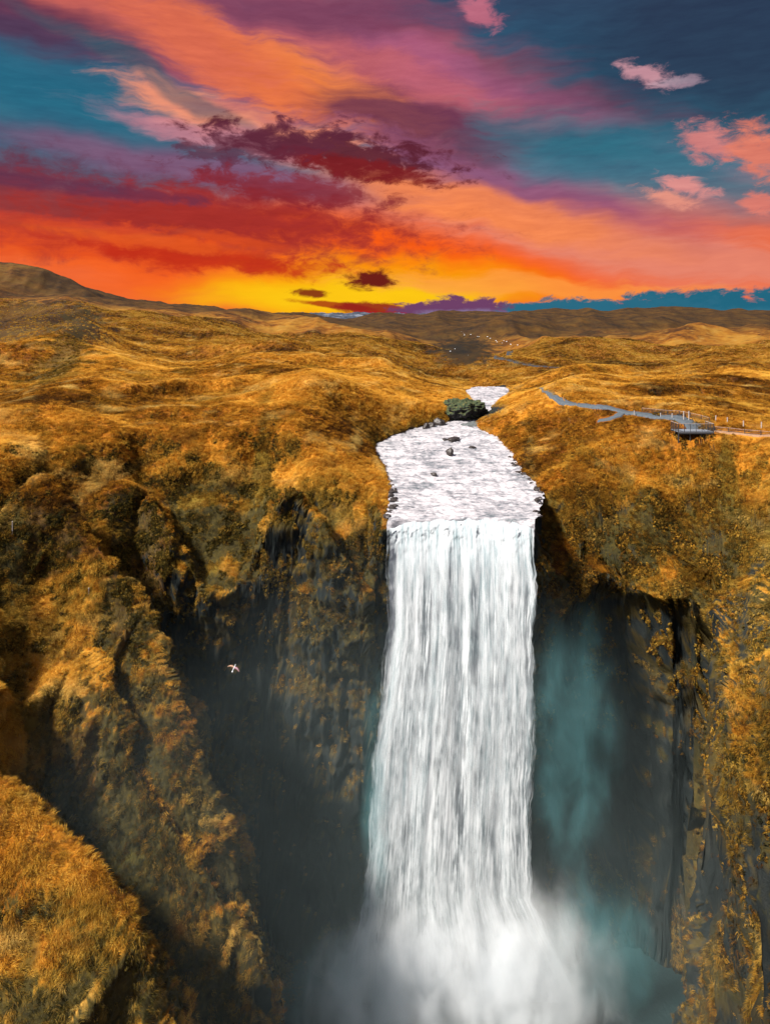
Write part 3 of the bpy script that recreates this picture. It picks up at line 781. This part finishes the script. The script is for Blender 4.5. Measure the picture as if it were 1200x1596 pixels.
def leafy_mesh(name, nb, size, seed):
    r = np.random.default_rng(seed); V = []; Fc = []
    for k in range(nb):
        d = r.normal(size=3); d /= np.linalg.norm(d); d[2] = abs(d[2]) * .8; c0 = d * size * r.uniform(.3, 1.); a = np.cross(d, r.normal(size=3)); a /= np.linalg.norm(a); bb = np.cross(d, a)
        w = size * r.uniform(.22, .4); i = len(V)
        V += [tuple(c0 - a * w), tuple(c0 + bb * w * .6 + d * w * .2), tuple(c0 + a * w * 1.2), tuple(c0 - bb * w * .6 + d * w * .2)]
        Fc += [(i, i + 1, i + 2), (i, i + 2, i + 3)]
    me = bpy.data.meshes.new(name); me.from_pydata(V, [], Fc); me.materials.append(M_TUFT)
    return bpy.data.objects.new(name, me)
def scatter(name, pos, eul, scl, grn, protos, label):
    me = bpy.data.meshes.new(name); n = len(pos); me.vertices.add(n); me.vertices.foreach_set('co', np.asarray(pos, np.float32).ravel())
    a = me.attributes.new('eul', 'FLOAT_VECTOR', 'POINT'); a.data.foreach_set('vector', np.asarray(eul, np.float32).ravel())
    a = me.attributes.new('scl', 'FLOAT', 'POINT'); a.data.foreach_set('value', np.asarray(scl, np.float32))
    a = me.attributes.new('green', 'FLOAT', 'POINT'); a.data.foreach_set('value', np.asarray(grn, np.float32))
    a = me.attributes.new('kind', 'INT', 'POINT'); a.data.foreach_set('value', rng.integers(0, len(protos), n).astype(np.int32))
    o = bpy.data.objects.new(name, me); COL.objects.link(o)
    ng = bpy.data.node_groups.new(name, 'GeometryNodeTree')
    ng.interface.new_socket('Geometry', in_out='INPUT', socket_type='NodeSocketGeometry'); ng.interface.new_socket('Geometry', in_out='OUTPUT', socket_type='NodeSocketGeometry')
    gi = ng.nodes.new('NodeGroupInput'); go = ng.nodes.new('NodeGroupOutput')
    ip = ng.nodes.new('GeometryNodeInstanceOnPoints'); jn = ng.nodes.new('GeometryNodeJoinGeometry')
    for p in reversed(protos):
        oi = ng.nodes.new('GeometryNodeObjectInfo'); oi.inputs['Object'].default_value = p; oi.inputs['As Instance'].default_value = True
        ng.links.new(oi.outputs['Geometry'], jn.inputs[0])
    def na(nm, t):
        q = ng.nodes.new('GeometryNodeInputNamedAttribute'); q.data_type = t; q.inputs[0].default_value = nm; return q.outputs[0]
    e2r = ng.nodes.new('FunctionNodeEulerToRotation'); ng.links.new(na('eul', 'FLOAT_VECTOR'), e2r.inputs[0])
    ng.links.new(gi.outputs[0], ip.inputs['Points']); ng.links.new(jn.outputs[0], ip.inputs['Instance'])
    ip.inputs['Pick Instance'].default_value = True
    ng.links.new(na('kind', 'INT'), ip.inputs['Instance Index']); ng.links.new(e2r.outputs[0], ip.inputs['Rotation']); ng.links.new(na('scl', 'FLOAT'), ip.inputs['Scale'])
    ng.links.new(ip.outputs[0], go.inputs[0])
    md = o.modifiers.new('scatter', 'NODES'); md.node_group = ng
    return tag(o, label, kind='stuff')

# area of every quad, its distance, and the share of it that carries grass
A = P3[:-1, :-1]; Bq = P3[1:, :-1]; Cq = P3[1:, 1:]; Dq = P3[:-1, 1:]
area = .5 * np.linalg.norm(np.cross(Cq - A, Dq - Bq), axis=-1)
cen = (A + Cq) / 2
dist = np.sqrt(cen[..., 0] ** 2 + cen[..., 1] ** 2 + (CAMZ - cen[..., 2]) ** 2)
inview = (np.abs(cen[..., 0] / cen[..., 1]) < .60)
toc = np.stack([-cen[..., 0], -cen[..., 1], CAMZ - cen[..., 2]], -1) / dist[..., None]
facing = (N[:-1, :-1] * toc).sum(-1)
facing = np.where(N[:-1, :-1][..., 2] < 0, -facing, facing)
gm = (1 - rock[:-1, :-1]) * (1 - heath[:-1, :-1]) * inview * (Y3[:-1, :-1] < 560) * (facing > -.15)
patch = sstep(-.55, .15, fbm(cen[..., 0] / 2.2, cen[..., 1] / 2.2, cen[..., 2] / 2.2, 3))
pq = shade_moss[:-1, :-1] * (.55 + .45 * sstep(.25, -.1, fbm(cen[..., 0] / 3.5, cen[..., 1] / 3.5, cen[..., 2] / 3.5 + 7, 3)))
dens = (1 - .93 * pq) * area * gm * np.minimum(1., (95 / dist) ** 1.6) * (.5 + .5 * patch)
def sample(w, n):
    w = w.ravel(); cdf = np.cumsum(w); k = np.searchsorted(cdf, rng.random(n) * cdf[-1]); k = np.minimum(k, len(w) - 1)
    a = rng.random(n)[:, None]; b2 = rng.random(n)[:, None]
    g = lambda q: q.reshape(-1, 3)[k]
    p = g(A) * (1 - a) * (1 - b2) + g(Bq) * a * (1 - b2) + g(Cq) * a * b2 + g(Dq) * (1 - a) * b2
    return k, p
_pc = pick(1086, 683)
for ax_ in np.arange(-3.4, 3.5, .6):
    for ay_ in np.arange(-.8, 3.4, .6): CLEAR.append((_pc.x + ax_, _pc.y + ay_))
CL = np.array(CLEAR)
NT = 560000
k, p = sample(dens, NT)
far_ok = np.ones(NT, bool); cand = np.where((p[:, 0] > 20) & (p[:, 1] > 100) & (p[:, 1] < 215))[0]
for c0 in range(0, len(cand), 4000):
    ii = cand[c0:c0 + 4000]; far_ok[ii] = ((p[ii, None, :2] - CL[None]) ** 2).sum(-1).min(1) > .55 ** 2
k = k[far_ok]; p = p[far_ok]; NT = len(k)
nn = N[:-1, :-1].reshape(-1, 3)[k]; nn = np.where(nn[:, 2:3] < 0, -nn, nn)
# tufts lie down the slope, swung about by broad eddies as if combed by wind
az = np.arctan2(nn[:, 1], nn[:, 0]) + 1.6 * fbm(p[:, 0] / 6, p[:, 1] / 6, p[:, 2] / 6, 2) + rng.normal(size=NT) * .35
tilt = np.clip(np.arccos(np.clip(nn[:, 2], 0, 1)) * .65, 0, 1.1) + rng.normal(size=NT) * .1
dk = dist.ravel()[k]
scl = rng.uniform(.45, 1.0, NT) * np.maximum(.9, dk / 95) ** .42 * (.7 + .5 * patch.ravel()[k])
eul = np.stack([0 * tilt, tilt, az], -1)
gr_v = np.maximum(np.maximum(green[:-1, :-1] * .8, shade_moss[:-1, :-1] * 1.3), .62 * sstep(200, 430, Y3[:-1, :-1] + 90 * n2[:-1, :-1])).ravel()[k] * rng.uniform(.4, 1.15, NT)
tufts = [tuft_mesh('grass_tuft', 24, .38, .30, .40, s) for s in range(5)]
scatter('grass', p, eul, scl, gr_v, tufts, 'matted golden brown grass covering the slopes')
# leafy plants and moss clumps clinging to the cliff shoulders and ledges
pl = sstep(.25, .5, steep[:-1, :-1]) * inview * (Y3[:-1, :-1] < 130) * sstep(38, 55, cen[..., 2] + 9 * (cen[..., 0] > 29) + 8 * fbm(cen[..., 0] / 5, cen[..., 1] / 5, cen[..., 2] / 5, 2)) * (facing > -.1)
pm = sstep(.0, .45, fbm(cen[..., 0] / 3.1 + 40, cen[..., 1] / 3.1, cen[..., 2] / 3.1, 4))
pl = pl * (1 - .82 * low_r[:-1, :-1]) * (1 - .6 * (np.abs(cen[..., 0] + 12) < 13) * sstep(60, 52, cen[..., 2]))
wetq = wet[:-1, :-1]
k, p = sample(area * pl * pm * (~wetq), 60000); n = len(k)
nn = N[:-1, :-1].reshape(-1, 3)[k]; nn = np.where(nn[:, 2:3] < 0, -nn, nn)
eul = np.stack([0 * k, np.arccos(np.clip(nn[:, 2], 0, 1)) * .9, np.arctan2(nn[:, 1], nn[:, 0]) + rng.normal(size=n) * .5], -1)
scatter('cliff_plants', p, eul, rng.uniform(.4, 1.3, n), np.clip(np.maximum(rng.uniform(.3, 1.1, n), shade_moss[:-1, :-1].ravel()[k] * rng.uniform(.7, 1.1, n) * (p[:, 0] < 0)) + .35 * (p[:, 0] < 2), 0, 1), [leafy_mesh('leafy_clump', 16, .30, s + 50) for s in range(4)], 'olive and gold moss and leafy plants clinging to the cliffs')
print('scatter', round(time.time() - T0, 1))

# ------------------------------------------------------------------ river
ry = np.concatenate([np.arange(95.3, 97, .08), np.arange(97, 150, .3), np.arange(150, 222, .6)])
nu = 110
xl, xr, zr = riv_edges(ry)
tt = np.linspace(-.03, 1.03, nu)
_in = .55 * sstep(98.5, 96.8, ry)
RX = (xl + _in)[:, None] + (xr - xl - 2 * _in)[:, None] * tt[None]; RYg = np.repeat(ry[:, None], nu, 1)
ch = .20 * ridged(RX / 1.6, RYg / 1.1, 0 * RX, 4) + .10 * fbm(RX / 4, RYg / 2.5, 0 * RX, 3)
# low broken ledges across the bed
ledge = .35 * sstep(131.5, 133.2, RYg + 1.5 * pnoise(RX / 5, 0 * RX, 0 * RX + 2)) + .25 * sstep(113, 114.5, RYg + 2.0 * pnoise(RX / 6, 0 * RX, 0 * RX + 7)) - .3
RZ = zr[:, None] + ch + ledge * sstep(98, 104, RYg)
RZ -= np.maximum(0, lip_y(tt)[None] + .8 - RYg) ** 2 * 2.2
river = mesh_from('river', np.stack([RX, RYg, RZ], -1).reshape(-1, 3), grid_faces(len(ry), nu), [M_RIVER])
tag(river, 'white foaming river running to the lip of the waterfall', kind='structure')
# glimpse of the same river far up the gorge
q = pick(654, 587)

# ------------------------------------------------------------------ the fall
LE = np.array([(805, 602, 834), (830, 602, 833), (900, 601, 834), (1000, 599, 834), (1080, 590, 834), (1180, 580, 832), (1300, 572, 829), (1400, 560, 834), (1500, 540, 880), (1700, 500, 960)], float)
def fall(name, mat, fwd, amp, seed, grow):
    ns, nx = 420, 330
    s = np.concatenate([np.linspace(-2.2, 2.5, 56), np.linspace(2.5, 62.5, ns - 56)[1:]])
    drop = np.maximum(s, 0)
    y = 95.7 - np.where(s < 0, s * 1.0, 0) - .62 * np.sqrt(np.maximum(s, 0)) - fwd * sstep(.2, 5, s)
    z = 60.10 - np.where(s > 0, drop, 0) - .45 * np.exp(-np.abs(s) / .6) - .15 * sstep(1.0, 2.2, -s)
    pyv = HZ + (CAMZ - z) * F / y
    xl = (np.interp(pyv, LE[:, 0], LE[:, 1]) - 600) * y / F - grow; xr = (np.interp(pyv, LE[:, 0], LE[:, 2]) - 600) * y / F + grow
    t = np.linspace(0, 1, nx)
    X = xl[:, None] + (xr - xl)[:, None] * t; S = np.repeat(s[:, None], nx, 1)
    Uc = 20.2 * t[None] + 0 * S
    am = sstep(-.5, 6, S)
    disp = amp * am * (.38 * fbm(Uc * .30, S * .016, 0 * S + seed, 2) + .006 * ridged(Uc * 1.3, S * .06, 0 * S + seed + 4, 4, .6) + .03 * fbm(Uc * 2.6, S * .35, 0 * S + seed, 2)) + .25 * (1 - am) * fbm(Uc * 1.1, S * .7, 0 * S, 3)
    ragged = .6 * np.exp(-np.minimum(t, 1 - t)[None] * 22.) * am * fbm(0 * S + seed, S * .22, (t[None] > .5) * 5. + 0 * S, 4)
    X = X + ragged
    lp = (lip_y(t) - 95.7)[None]
    Yg = y[:, None] + lp * (1 - .6 * sstep(0, 30, S)) - disp - .7 * am * np.sin(np.pi * t[None])
    Zg = z[:, None] + .20 - .5 * np.abs(2 * t[None] - 1) ** 6 + .16 * (1 - am) * fbm(Uc * .8, S, 0 * S + 3, 3)
    o = mesh_from(name, np.stack([X, Yg, Zg], -1).reshape(-1, 3), grid_faces(len(s), nx), [mat])
    setattr_f(o, 'u', Uc); setattr_f(o, 's', S); setattr_f(o, 'edge', np.minimum(t, 1 - t)[None] * 20.2 / .9 + 0 * S)
    return o
wf = fall('waterfall', M_FALL, 0., .8, 1.7, .0)
tag(wf, 'tall white curtain waterfall plunging into the canyon', kind='structure')
f2 = fall('water_strands', M_FALLF, .9, .9, 8.3, -.15); f2.parent = wf
print('water', round(time.time() - T0, 1))

# plunge pool
bm = bmesh.new(); bmesh.ops.create_grid(bm, x_segments=60, y_segments=60, size=1)
for v in bm.verts:
    v.co = Vector((6 + v.co.x * 42, 66 + v.co.y * 34, .6 + .12 * math.sin(v.co.x * 37 + 5 * v.co.y) * math.cos(v.co.y * 31)))
def mat_pool():
    m, b, o = new_mat('pool_water'); pos = b.n('ShaderNodeNewGeometry').outputs['Position']
    n = b.noise(pos, .5, 5, .65); principled(b, o, (.012, .026, .028, 1), .55, bump(b, n, .6, .4), .3); return m
pool = bm_obj('plunge_pool', bm, mat_pool(), smooth=True); tag(pool, 'dark teal plunge pool at the foot of the waterfall', kind='structure')

# spray, mist and the added canyon haze
def mist(name, loc, rad, mat, label):
    bm = bmesh.new(); bmesh.ops.create_icosphere(bm, subdivisions=3, radius=1.0)
    o = bm_obj(name, bm, mat); o.location = loc; o.scale = rad
    return tag(o, label, kind='stuff')
WHITE = (.97, .985, 1., 1)
M_SPR = mat_mist('white_spray', WHITE, .40, .30, .42, (1, 1, .6), .0, (1.05, .1))
M_PLU = mat_mist('white_plume', WHITE, .22, .30, .42, (1, 1, .6), .0, (1.1, .0))
M_MIST = mat_mist('teal_mist', (.20, .52, .56, 1), .14, .30, .52, (1, 1, .5), .0, (1.0, .3))
mist('spray', (9.0, 87.5, -2.0), (23, 8., 23.), M_SPR, 'dense white spray boiling up at the foot of the waterfall')
mist('spray', (-1.0, 85.5, 0.0), (13., 7., 18.), M_SPR, 'white spray spreading to the left of the foot of the fall')
mist('spray', (19.0, 87.0, 2.0), (13., 7., 21.), M_PLU, 'plume of white spray blown to the right of the foot of the fall')
M_HZ = mat_mist('tone_lift_haze', (.68, .88, .89, 1), .0017, .05, .40, (1, 1, 1), .0, (1.0, .5), 2.0)  # thin haze volume added to lift the black tones of canyon and slopes
mist('tone_lift_haze', (-2., 75., 20.), (60., 43., 52.), M_HZ, 'faint added haze lifting the dark tones of the canyon')
mist('mist', (24.8, 92.6, 32.), (8.5, 3.6, 21.), M_MIST, 'teal mist drifting beside the right edge of the waterfall')
mist('mist', (27.5, 90.0, 5.), (9.5, 5., 15.), M_MIST, 'teal mist trailing low to the right of the white spray')
mist('mist', (-5.5, 87.0, 1.), (12., 6., 13.), M_MIST, 'thin teal mist low at the left foot of the waterfall')
mist('mist', (-1.2, 90.5, 24.), (2.6, 2., 24.), M_MIST, 'thin mist blown off the left edge of the waterfall')

# ------------------------------------------------------------------ viewing platform
pc = pick(1086, 683); PX0, PX1 = (1057 - 600) * pc.y / F, (1112 - 600) * pc.y / F
PW_ = PX1 - PX0; PD = 3.0
pz = pc.z + .95
plat = empty('viewing_platform', ((PX0 + PX1) / 2, pc.y, pz - .6)); tag(plat, 'small viewing platform with dark railings on the right cliff top', 'platform')
h0 = .6
bm = bmesh.new()
nb = 22
for i in range(nb):
    add_box(bm, -PW_ / 2 + PW_ * (i + .5) / nb, PD / 2, h0 + .03 + .004 * (i % 3), PW_ / nb - .02, PD, .06)
bm_obj('deck', bm, M_DECK, plat)
bm = bmesh.new()
for yv in (0.03, PD / 2, PD - .03): add_box(bm, 0, yv, h0 - .14, PW_ - .01, .12, .24)
for xv in (-PW_ / 2 + .08, -.9, .9, PW_ / 2 - .08): add_bar(bm, (xv, .25, h0 - .25), (xv, .25, -3.2), .16)
bm_obj('deck_frame', bm, M_STEEL, plat)
def rail_side(p0, p1, n, mid=True):
    p0 = Vector(p0); p1 = Vector(p1)
    for i in range(n + 1):
        q_ = p0.lerp(p1, i / n); bm = bmesh.new(); add_bar(bm, q_ + Vector((0, 0, -.2)), q_ + Vector((0, 0, 1.3)), .075); bm_obj('railing_post', bm, M_STEEL, plat)
    bm = bmesh.new(); add_bar(bm, p0 + Vector((0, 0, 1.33)), p1 + Vector((0, 0, 1.33)), .09, .06); bm_obj('handrail', bm, M_RAIL, plat)
    bm = bmesh.new()
    L_ = (p1 - p0).length; m_ = int(L_ / .16)
    for i in range(m_):
        q_ = p0.lerp(p1, (i + .5) / m_); add_bar(bm, q_ + Vector((0, 0, .12)), q_ + Vector((0, 0, 1.29)), .022)
    add_bar(bm, p0 + Vector((0, 0, .12)), p1 + Vector((0, 0, .12)), .04)
    bm_obj('balusters', bm, M_STEEL, plat)
rail_side((-PW_ / 2, .04, h0 + .06), (PW_ / 2, .04, h0 + .06), 6)
rail_side((-PW_ / 2, .18, h0 + .06), (-PW_ / 2, PD, h0 + .06), 3)
rail_side((PW_ / 2, .18, h0 + .06), (PW_ / 2, PD, h0 + .06), 3)

# ------------------------------------------------------------------ fence posts and rope along the path
def post(px, py, hgt, label, group='fence posts beside the footpath', mat=None, w=.13):
    g = pick(px, py)
    if g is None: return
    o = empty('fence_post', g); tag(o, label, 'post', group)
    bm = bmesh.new(); add_box(bm, 0, 0, hgt / 2 - .15, w, w, hgt + .3, .3, .012); bm_obj('shaft', bm, mat or M_POST, o)
    bm = bmesh.new(); add_box(bm, 0, 0, hgt + .04, w * 1.35, w * 1.35, .07, .3, .02); bm_obj('cap', bm, mat or M_POST, o)
    return o
post(988, 649, 1.0, 'pale post at the near kerb of the grey footpath, farthest from the platform')
post(1029, 653, 1.0, 'pale post at the near edge of the footpath, between two others')
post(1047, 654, 1.0, 'pale post at the near edge of the footpath just before the gate posts')
post(1065, 655, 1.5, 'left one of the two taller gate posts across the footpath', 'gate posts on the footpath')
post(1073, 655, 1.5, 'right one of the two taller gate posts across the footpath', 'gate posts on the footpath')
post(1115, 657, .95, 'first pale post in the meadow right of the gate posts', 'fence posts in the meadow')
post(1133, 660, .95, 'second pale post in the meadow right of the gate posts', 'fence posts in the meadow')
post(1158, 666, 1.0, 'third pale post in the meadow, well right of the platform', 'fence posts in the meadow')
post(1186, 668, 1.0, 'last pale post in the meadow, nearest the right edge', 'fence posts in the meadow')
post(20, 831, 1.4, 'thin pale marker stake standing alone on the left slope', 'marker stakes', w=.10)
post(139, 926, .7, 'short pale stub on the bright shoulder of the left slope', 'marker stakes', w=.10)
def fence_rail(name, pix, hgt, rad, mat, label):
    bm = bmesh.new(); pp = [pick(*q) + Vector((0, 0, hgt)) for q in pix]
    for a, b_ in zip(pp[:-1], pp[1:]): add_bar(bm, a, b_, rad)
    return tag(bm_obj(name, bm, mat), label, 'fence')
def fence_wall(pix, hgt, label):
    f_ = empty('path_fence', pick(*pix[0])); tag(f_, label, 'fence'); o0 = f_.location
    pp = [pick(*q) - o0 for q in pix]
    for a in pp:
        bm = bmesh.new(); add_bar(bm, a + Vector((0, 0, -.2)), a + Vector((0, 0, hgt)), .09); bm_obj('fence_stake', bm, M_STEEL, f_)
    for hh in (.35, .65, .95):
        bm = bmesh.new()
        for a, b_ in zip(pp[:-1], pp[1:]): add_bar(bm, a + Vector((0, 0, hgt * hh)), b_ + Vector((0, 0, hgt * hh)), .05)
        bm_obj('fence_rail', bm, M_STEEL if hh < .9 else M_RAIL, f_)
fence_wall([(1000, 643), (1020, 645), (1040, 647), (1058, 648), (1075, 651), (1092, 655), (1105, 659)], .9, 'low dark rail fence along the far side of the footpath')
fence_wall([(1113, 673), (1135, 675), (1160, 678), (1185, 680), (1215, 683)], .9, 'rail fence running right from the viewing platform')

# ------------------------------------------------------------------ rocks in and beside the river
def rock(name, px, py, rad, seed, mat, label, cat, group=None, sub=3, sink=.3, z=None, Yd=None, rough=0.):
    if Yd is None: g = Vector((0, 0, CAMZ)); d = Vector(((px - 600) / F, 1.0, (HZ - py) / F)).normalized(); ok, g, n_, i_ = river.ray_cast(Vector((0, 0, CAMZ)), d); g = g if ok else pick(px, py)
    else: g = Vector(at(px, py, Yd))
    bm = bmesh.new(); bmesh.ops.create_icosphere(bm, subdivisions=sub, radius=1.)
    co = np.array([v.co[:] for v in bm.verts]); r_ = 1 + .45 * fbm(co[:, 0] * 1.1 + seed, co[:, 1] * 1.1, co[:, 2] * 1.1, 3) + .12 * ridged(co[:, 0] * 2.6, co[:, 1] * 2.6 + seed, co[:, 2] * 2.6, 3) + rough * (ridged(co[:, 0] * 4 + seed, co[:, 1] * 4, co[:, 2] * 5, 4) - .8)
    for v, q_ in zip(bm.verts, r_): v.co = Vector((v.co.x * rad[0] * q_, v.co.y * rad[1] * q_, v.co.z * rad[2] * q_))
    o = bm_obj(name, bm, mat, smooth=True); o.location = g + Vector((0, 0, rad[2] * (1 - sink) * .5)); o.rotation_euler = (0, 0, seed)
    return tag(o, label, cat, group)
GR = 'boulders breaking the surface of the river'
rock('boulder', 706, 686, (1.5, 1.0, .45), 1.3, M_ROCK, 'flat brown boulder in the upper river near the narrows', 'boulder', GR)
rock('boulder', 693, 686, (.4, .4, .3), 4.3, M_ROCK, 'tiny dark stone left of the flat brown boulder', 'boulder', GR)
rock('boulder', 701, 709, (.6, .5, .9), 2.1, M_ROCK, 'upright dark boulder splitting the low rapid in mid-river', 'boulder', GR)
rock('boulder', 676, 741, (.5, .4, .35), 5.2, M_ROCK, 'small lone boulder in the smooth white water below the rapid', 'boulder', GR)
rock('boulder', 736, 698, (.6, .4, .25), 6.2, M_ROCK, 'low dark stone right of the flat boulder, nearer the right bank', 'boulder', GR)
GB = 'boulders under the left bank by the narrows'
rock('boulder', 664, 668, (.8, .7, .8), 7.7, M_ROCK, 'dark boulder at the foot of the left bank, first from the left', 'boulder', GB)
rock('boulder', 672, 665, (.9, .8, .7), 8.4, M_ROCK, 'dark boulder at the foot of the left bank, between its neighbours', 'boulder', GB)
rock('boulder', 684, 662, (1.2, .9, 1.0), 9.1, M_ROCK, 'larger dark boulder against the left end of the mossy outcrop', 'boulder', GB)
rock('rock_outcrop', 722, 655, (4.4, 3.6, 3.3), 3.4, M_OUT, 'big rounded mossy green rock outcrop blocking half the river', 'rock', None, 6, .0, Yd=168, rough=.10)
rock('rock_outcrop', 748, 655, (2.1, 2.2, 1.9), 6.4, M_OUT, 'smaller dark knob at the right end of the mossy outcrop', 'rock', None, 5, .2, Yd=170, rough=.10)
rock('rock_slab', 741, 668, (2.8, 2.0, 1.2), 2.6, mat_simple('grey_slab', (.09, .10, .10, 1), .8, 1.2, .5), 'pale grey rock slab jutting from the right bank at the narrows', 'rock', None, 4, .5, Yd=160)

# stones along both water's edges
bm = bmesh.new(); rr = random.Random(9)
for i in range(230):
    yy = rr.uniform(98, 172); a_, b_, z_ = [float(v) for v in riv_edges(np.array([yy]))[0:1][0]] + [float(riv_edges(np.array([yy]))[1][0]), float(riv_edges(np.array([yy]))[2][0])]
    sd = rr.random() < .5; xx = a_ - rr.uniform(-.5, .5) if sd else b_ + rr.uniform(-.5, .5)
    k_ = rr.uniform(.15, .5) * (1.5 if rr.random() < .12 else 1)
    r_ = bmesh.ops.create_icosphere(bm, subdivisions=1, radius=1.)
    for v in r_['verts']: v.co *= rr.uniform(.75, 1.2)
    bmesh.ops.transform(bm, matrix=Matrix.Translation((xx, yy, z_ + .05)) @ Matrix.Rotation(rr.random() * 3, 4, 'Z') @ Matrix.Diagonal((k_ * 1.2, k_, k_ * .7, 1)), verts=r_['verts'])
tag(bm_obj('bank_stones', bm, M_ROCK), 'small dark stones strewn along the edges of the river', kind='stuff')

# ------------------------------------------------------------------ birds gliding in the canyon
M_BW = mat_simple('white_plumage', (.50, .52, .54, 1), .8, 30, .08); M_BG = mat_simple('rosy_grey_plumage', (.34, .20, .22, 1), .8, 30, .15); M_BT = mat_simple('tan_plumage', (.38, .23, .15, 1), .8, 30, .15); M_BILL = mat_simple('bill', (.4, .25, .05, 1), .5)
def bird(loc, rot, s, label):
    b_ = empty('seabird', loc); b_.rotation_euler = rot; b_.scale = (s, s, s); tag(b_, label, 'bird')
    prof = [(-.36, .006, .0), (-.30, .03, .0), (-.20, .045, .0), (-.05, .07, -.01), (.10, .075, -.015), (.20, .058, -.005), (.27, .05, .015), (.33, .052, .025), (.39, .035, .02), (.42, .012, .015)]
    V = []; Fc = []; m_ = 12
    for y_, r_, z_ in prof:
        for k_ in range(m_):
            a = 2 * math.pi * k_ / m_; V.append((r_ * math.cos(a), y_, z_ + r_ * .9 * math.sin(a)))
    for i in range(len(prof) - 1):
        for k_ in range(m_): Fc.append((i * m_ + k_, i * m_ + (k_ + 1) % m_, (i + 1) * m_ + (k_ + 1) % m_, (i + 1) * m_ + k_))
    # fanned tail as part of the same body
    o_ = len(V); V += [(-.03, -.26, .01), (.03, -.26, .01), (.09, -.48, .0), (-.09, -.48, .0)]; Fc.append((o_, o_ + 1, o_ + 2, o_ + 3))
    o_ = len(V); V += [(-.03, -.26, -.006), (.03, -.26, -.006), (.09, -.48, -.008), (-.09, -.48, -.008)]; Fc.append((o_ + 3, o_ + 2, o_ + 1, o_))
    mesh_from('body', V, Fc, [M_BW], parent=b_)
    bm = bmesh.new(); add_bar(bm, (0, .40, .015), (0, .47, .0), .02); bm_obj('bill', bm, M_BILL, b_)
    for sgn, mt in ((-1, M_BT), (1, M_BG)):
        st = [(.04, .17, -.08, .02), (.22, .20, -.09, .07), (.42, .17, -.08, .09), (.60, .06, -.12, .06), (.75, -.08, -.17, .02), (.80, -.17, -.19, .0)]
        V = []
        for x_, le, te, z_ in st:
            th = .018 * (1 - x_) + .003
            V += [(sgn * x_, le, z_), (sgn * x_, (le * .6 + te * .4), z_ + th), (sgn * x_, te, z_), (sgn * x_, (le * .6 + te * .4), z_ - th * .5)]
        Fc = []
        for i in range(len(st) - 1):
            for k_ in range(4): Fc.append((i * 4 + k_, i * 4 + (k_ + 1) % 4, i * 4 + 4 + (k_ + 1) % 4, i * 4 + 4 + k_))
        mesh_from('wing', V, Fc, [mt], parent=b_)
bird(at(365, 1041, 64), (R(48), R(16), R(-14)), .78, 'seabird with spread wings gliding before the dark left cliff')
print('done', round(time.time() - T0, 1))

# ------------------------------------------------------------------ far snowy range and snow lying on the black scarp
mx_ = np.linspace(380, 720, 160); Ym = np.linspace(7000, 8200, 14)
MX, MY = np.meshgrid(mx_, Ym, indexing='ij'); MXw = (MX - 600) * 7600 / F
prof = sstep(7000, 7600, MY) * sstep(8200, 7600, MY)
top = 8200 / F * (3 + 4.2 * sstep(370, 440, MX) * sstep(720, 600, MX) + 2.6 * ridged(MXw / 260, 0 * MX + 1.5, 0 * MX, 4) * sstep(370, 420, MX) * sstep(720, 660, MX))
MZ = 30 + prof * (CAMZ - 30 + top - 30) + 10 * ridged(MXw / 140, MY / 140, 0 * MX, 3) * prof
def mat_range():
    m, b, o = new_mat('snowy_range'); g = b.n('ShaderNodeNewGeometry'); n = b.noise(g.outputs['Position'], .012, 6, .65)
    principled(b, o, b.ramp(n, [(.42, (.022, .030, .045, 1)), (.55, (.05, .06, .085, 1)), (.68, (.16, .18, .22, 1))]), .9); return m
mr = mesh_from('mountain_range', np.stack([MXw, MY, MZ], -1).reshape(-1, 3), grid_faces(160, 14), [mat_range()]); tag(mr, 'distant blue grey mountain range with snow patches', kind='structure')
M_SNOW = mat_simple('old_snow', (.72, .74, .78, 1), .7, .5, .1)
bm = bmesh.new(); rr = random.Random(5)
for i in range(24):
    if i < 19: t = rr.random(); q_ = (714 + 92 * t + rr.uniform(-3, 3), 515 + 24 * t + rr.uniform(-2, 2))
    else: q_ = (rr.uniform(690, 770), rr.uniform(520, 560))
    g_ = pick(*q_)
    if g_ is None or g_.y < 250: continue
    k_ = g_.y / 700 * rr.uniform(.22, .62)
    r_ = bmesh.ops.create_icosphere(bm, subdivisions=1, radius=1.)
    bmesh.ops.transform(bm, matrix=Matrix.Translation(g_) @ Matrix.Rotation(rr.random() * 3, 4, 'Z') @ Matrix.Diagonal((1.6 * k_, 1.1 * k_, .7 * k_, 1)), verts=r_['verts'])
tag(bm_obj('snow_patches', bm, M_SNOW, smooth=True), 'scattered small white snow patches on the far dark scarp', kind='stuff')
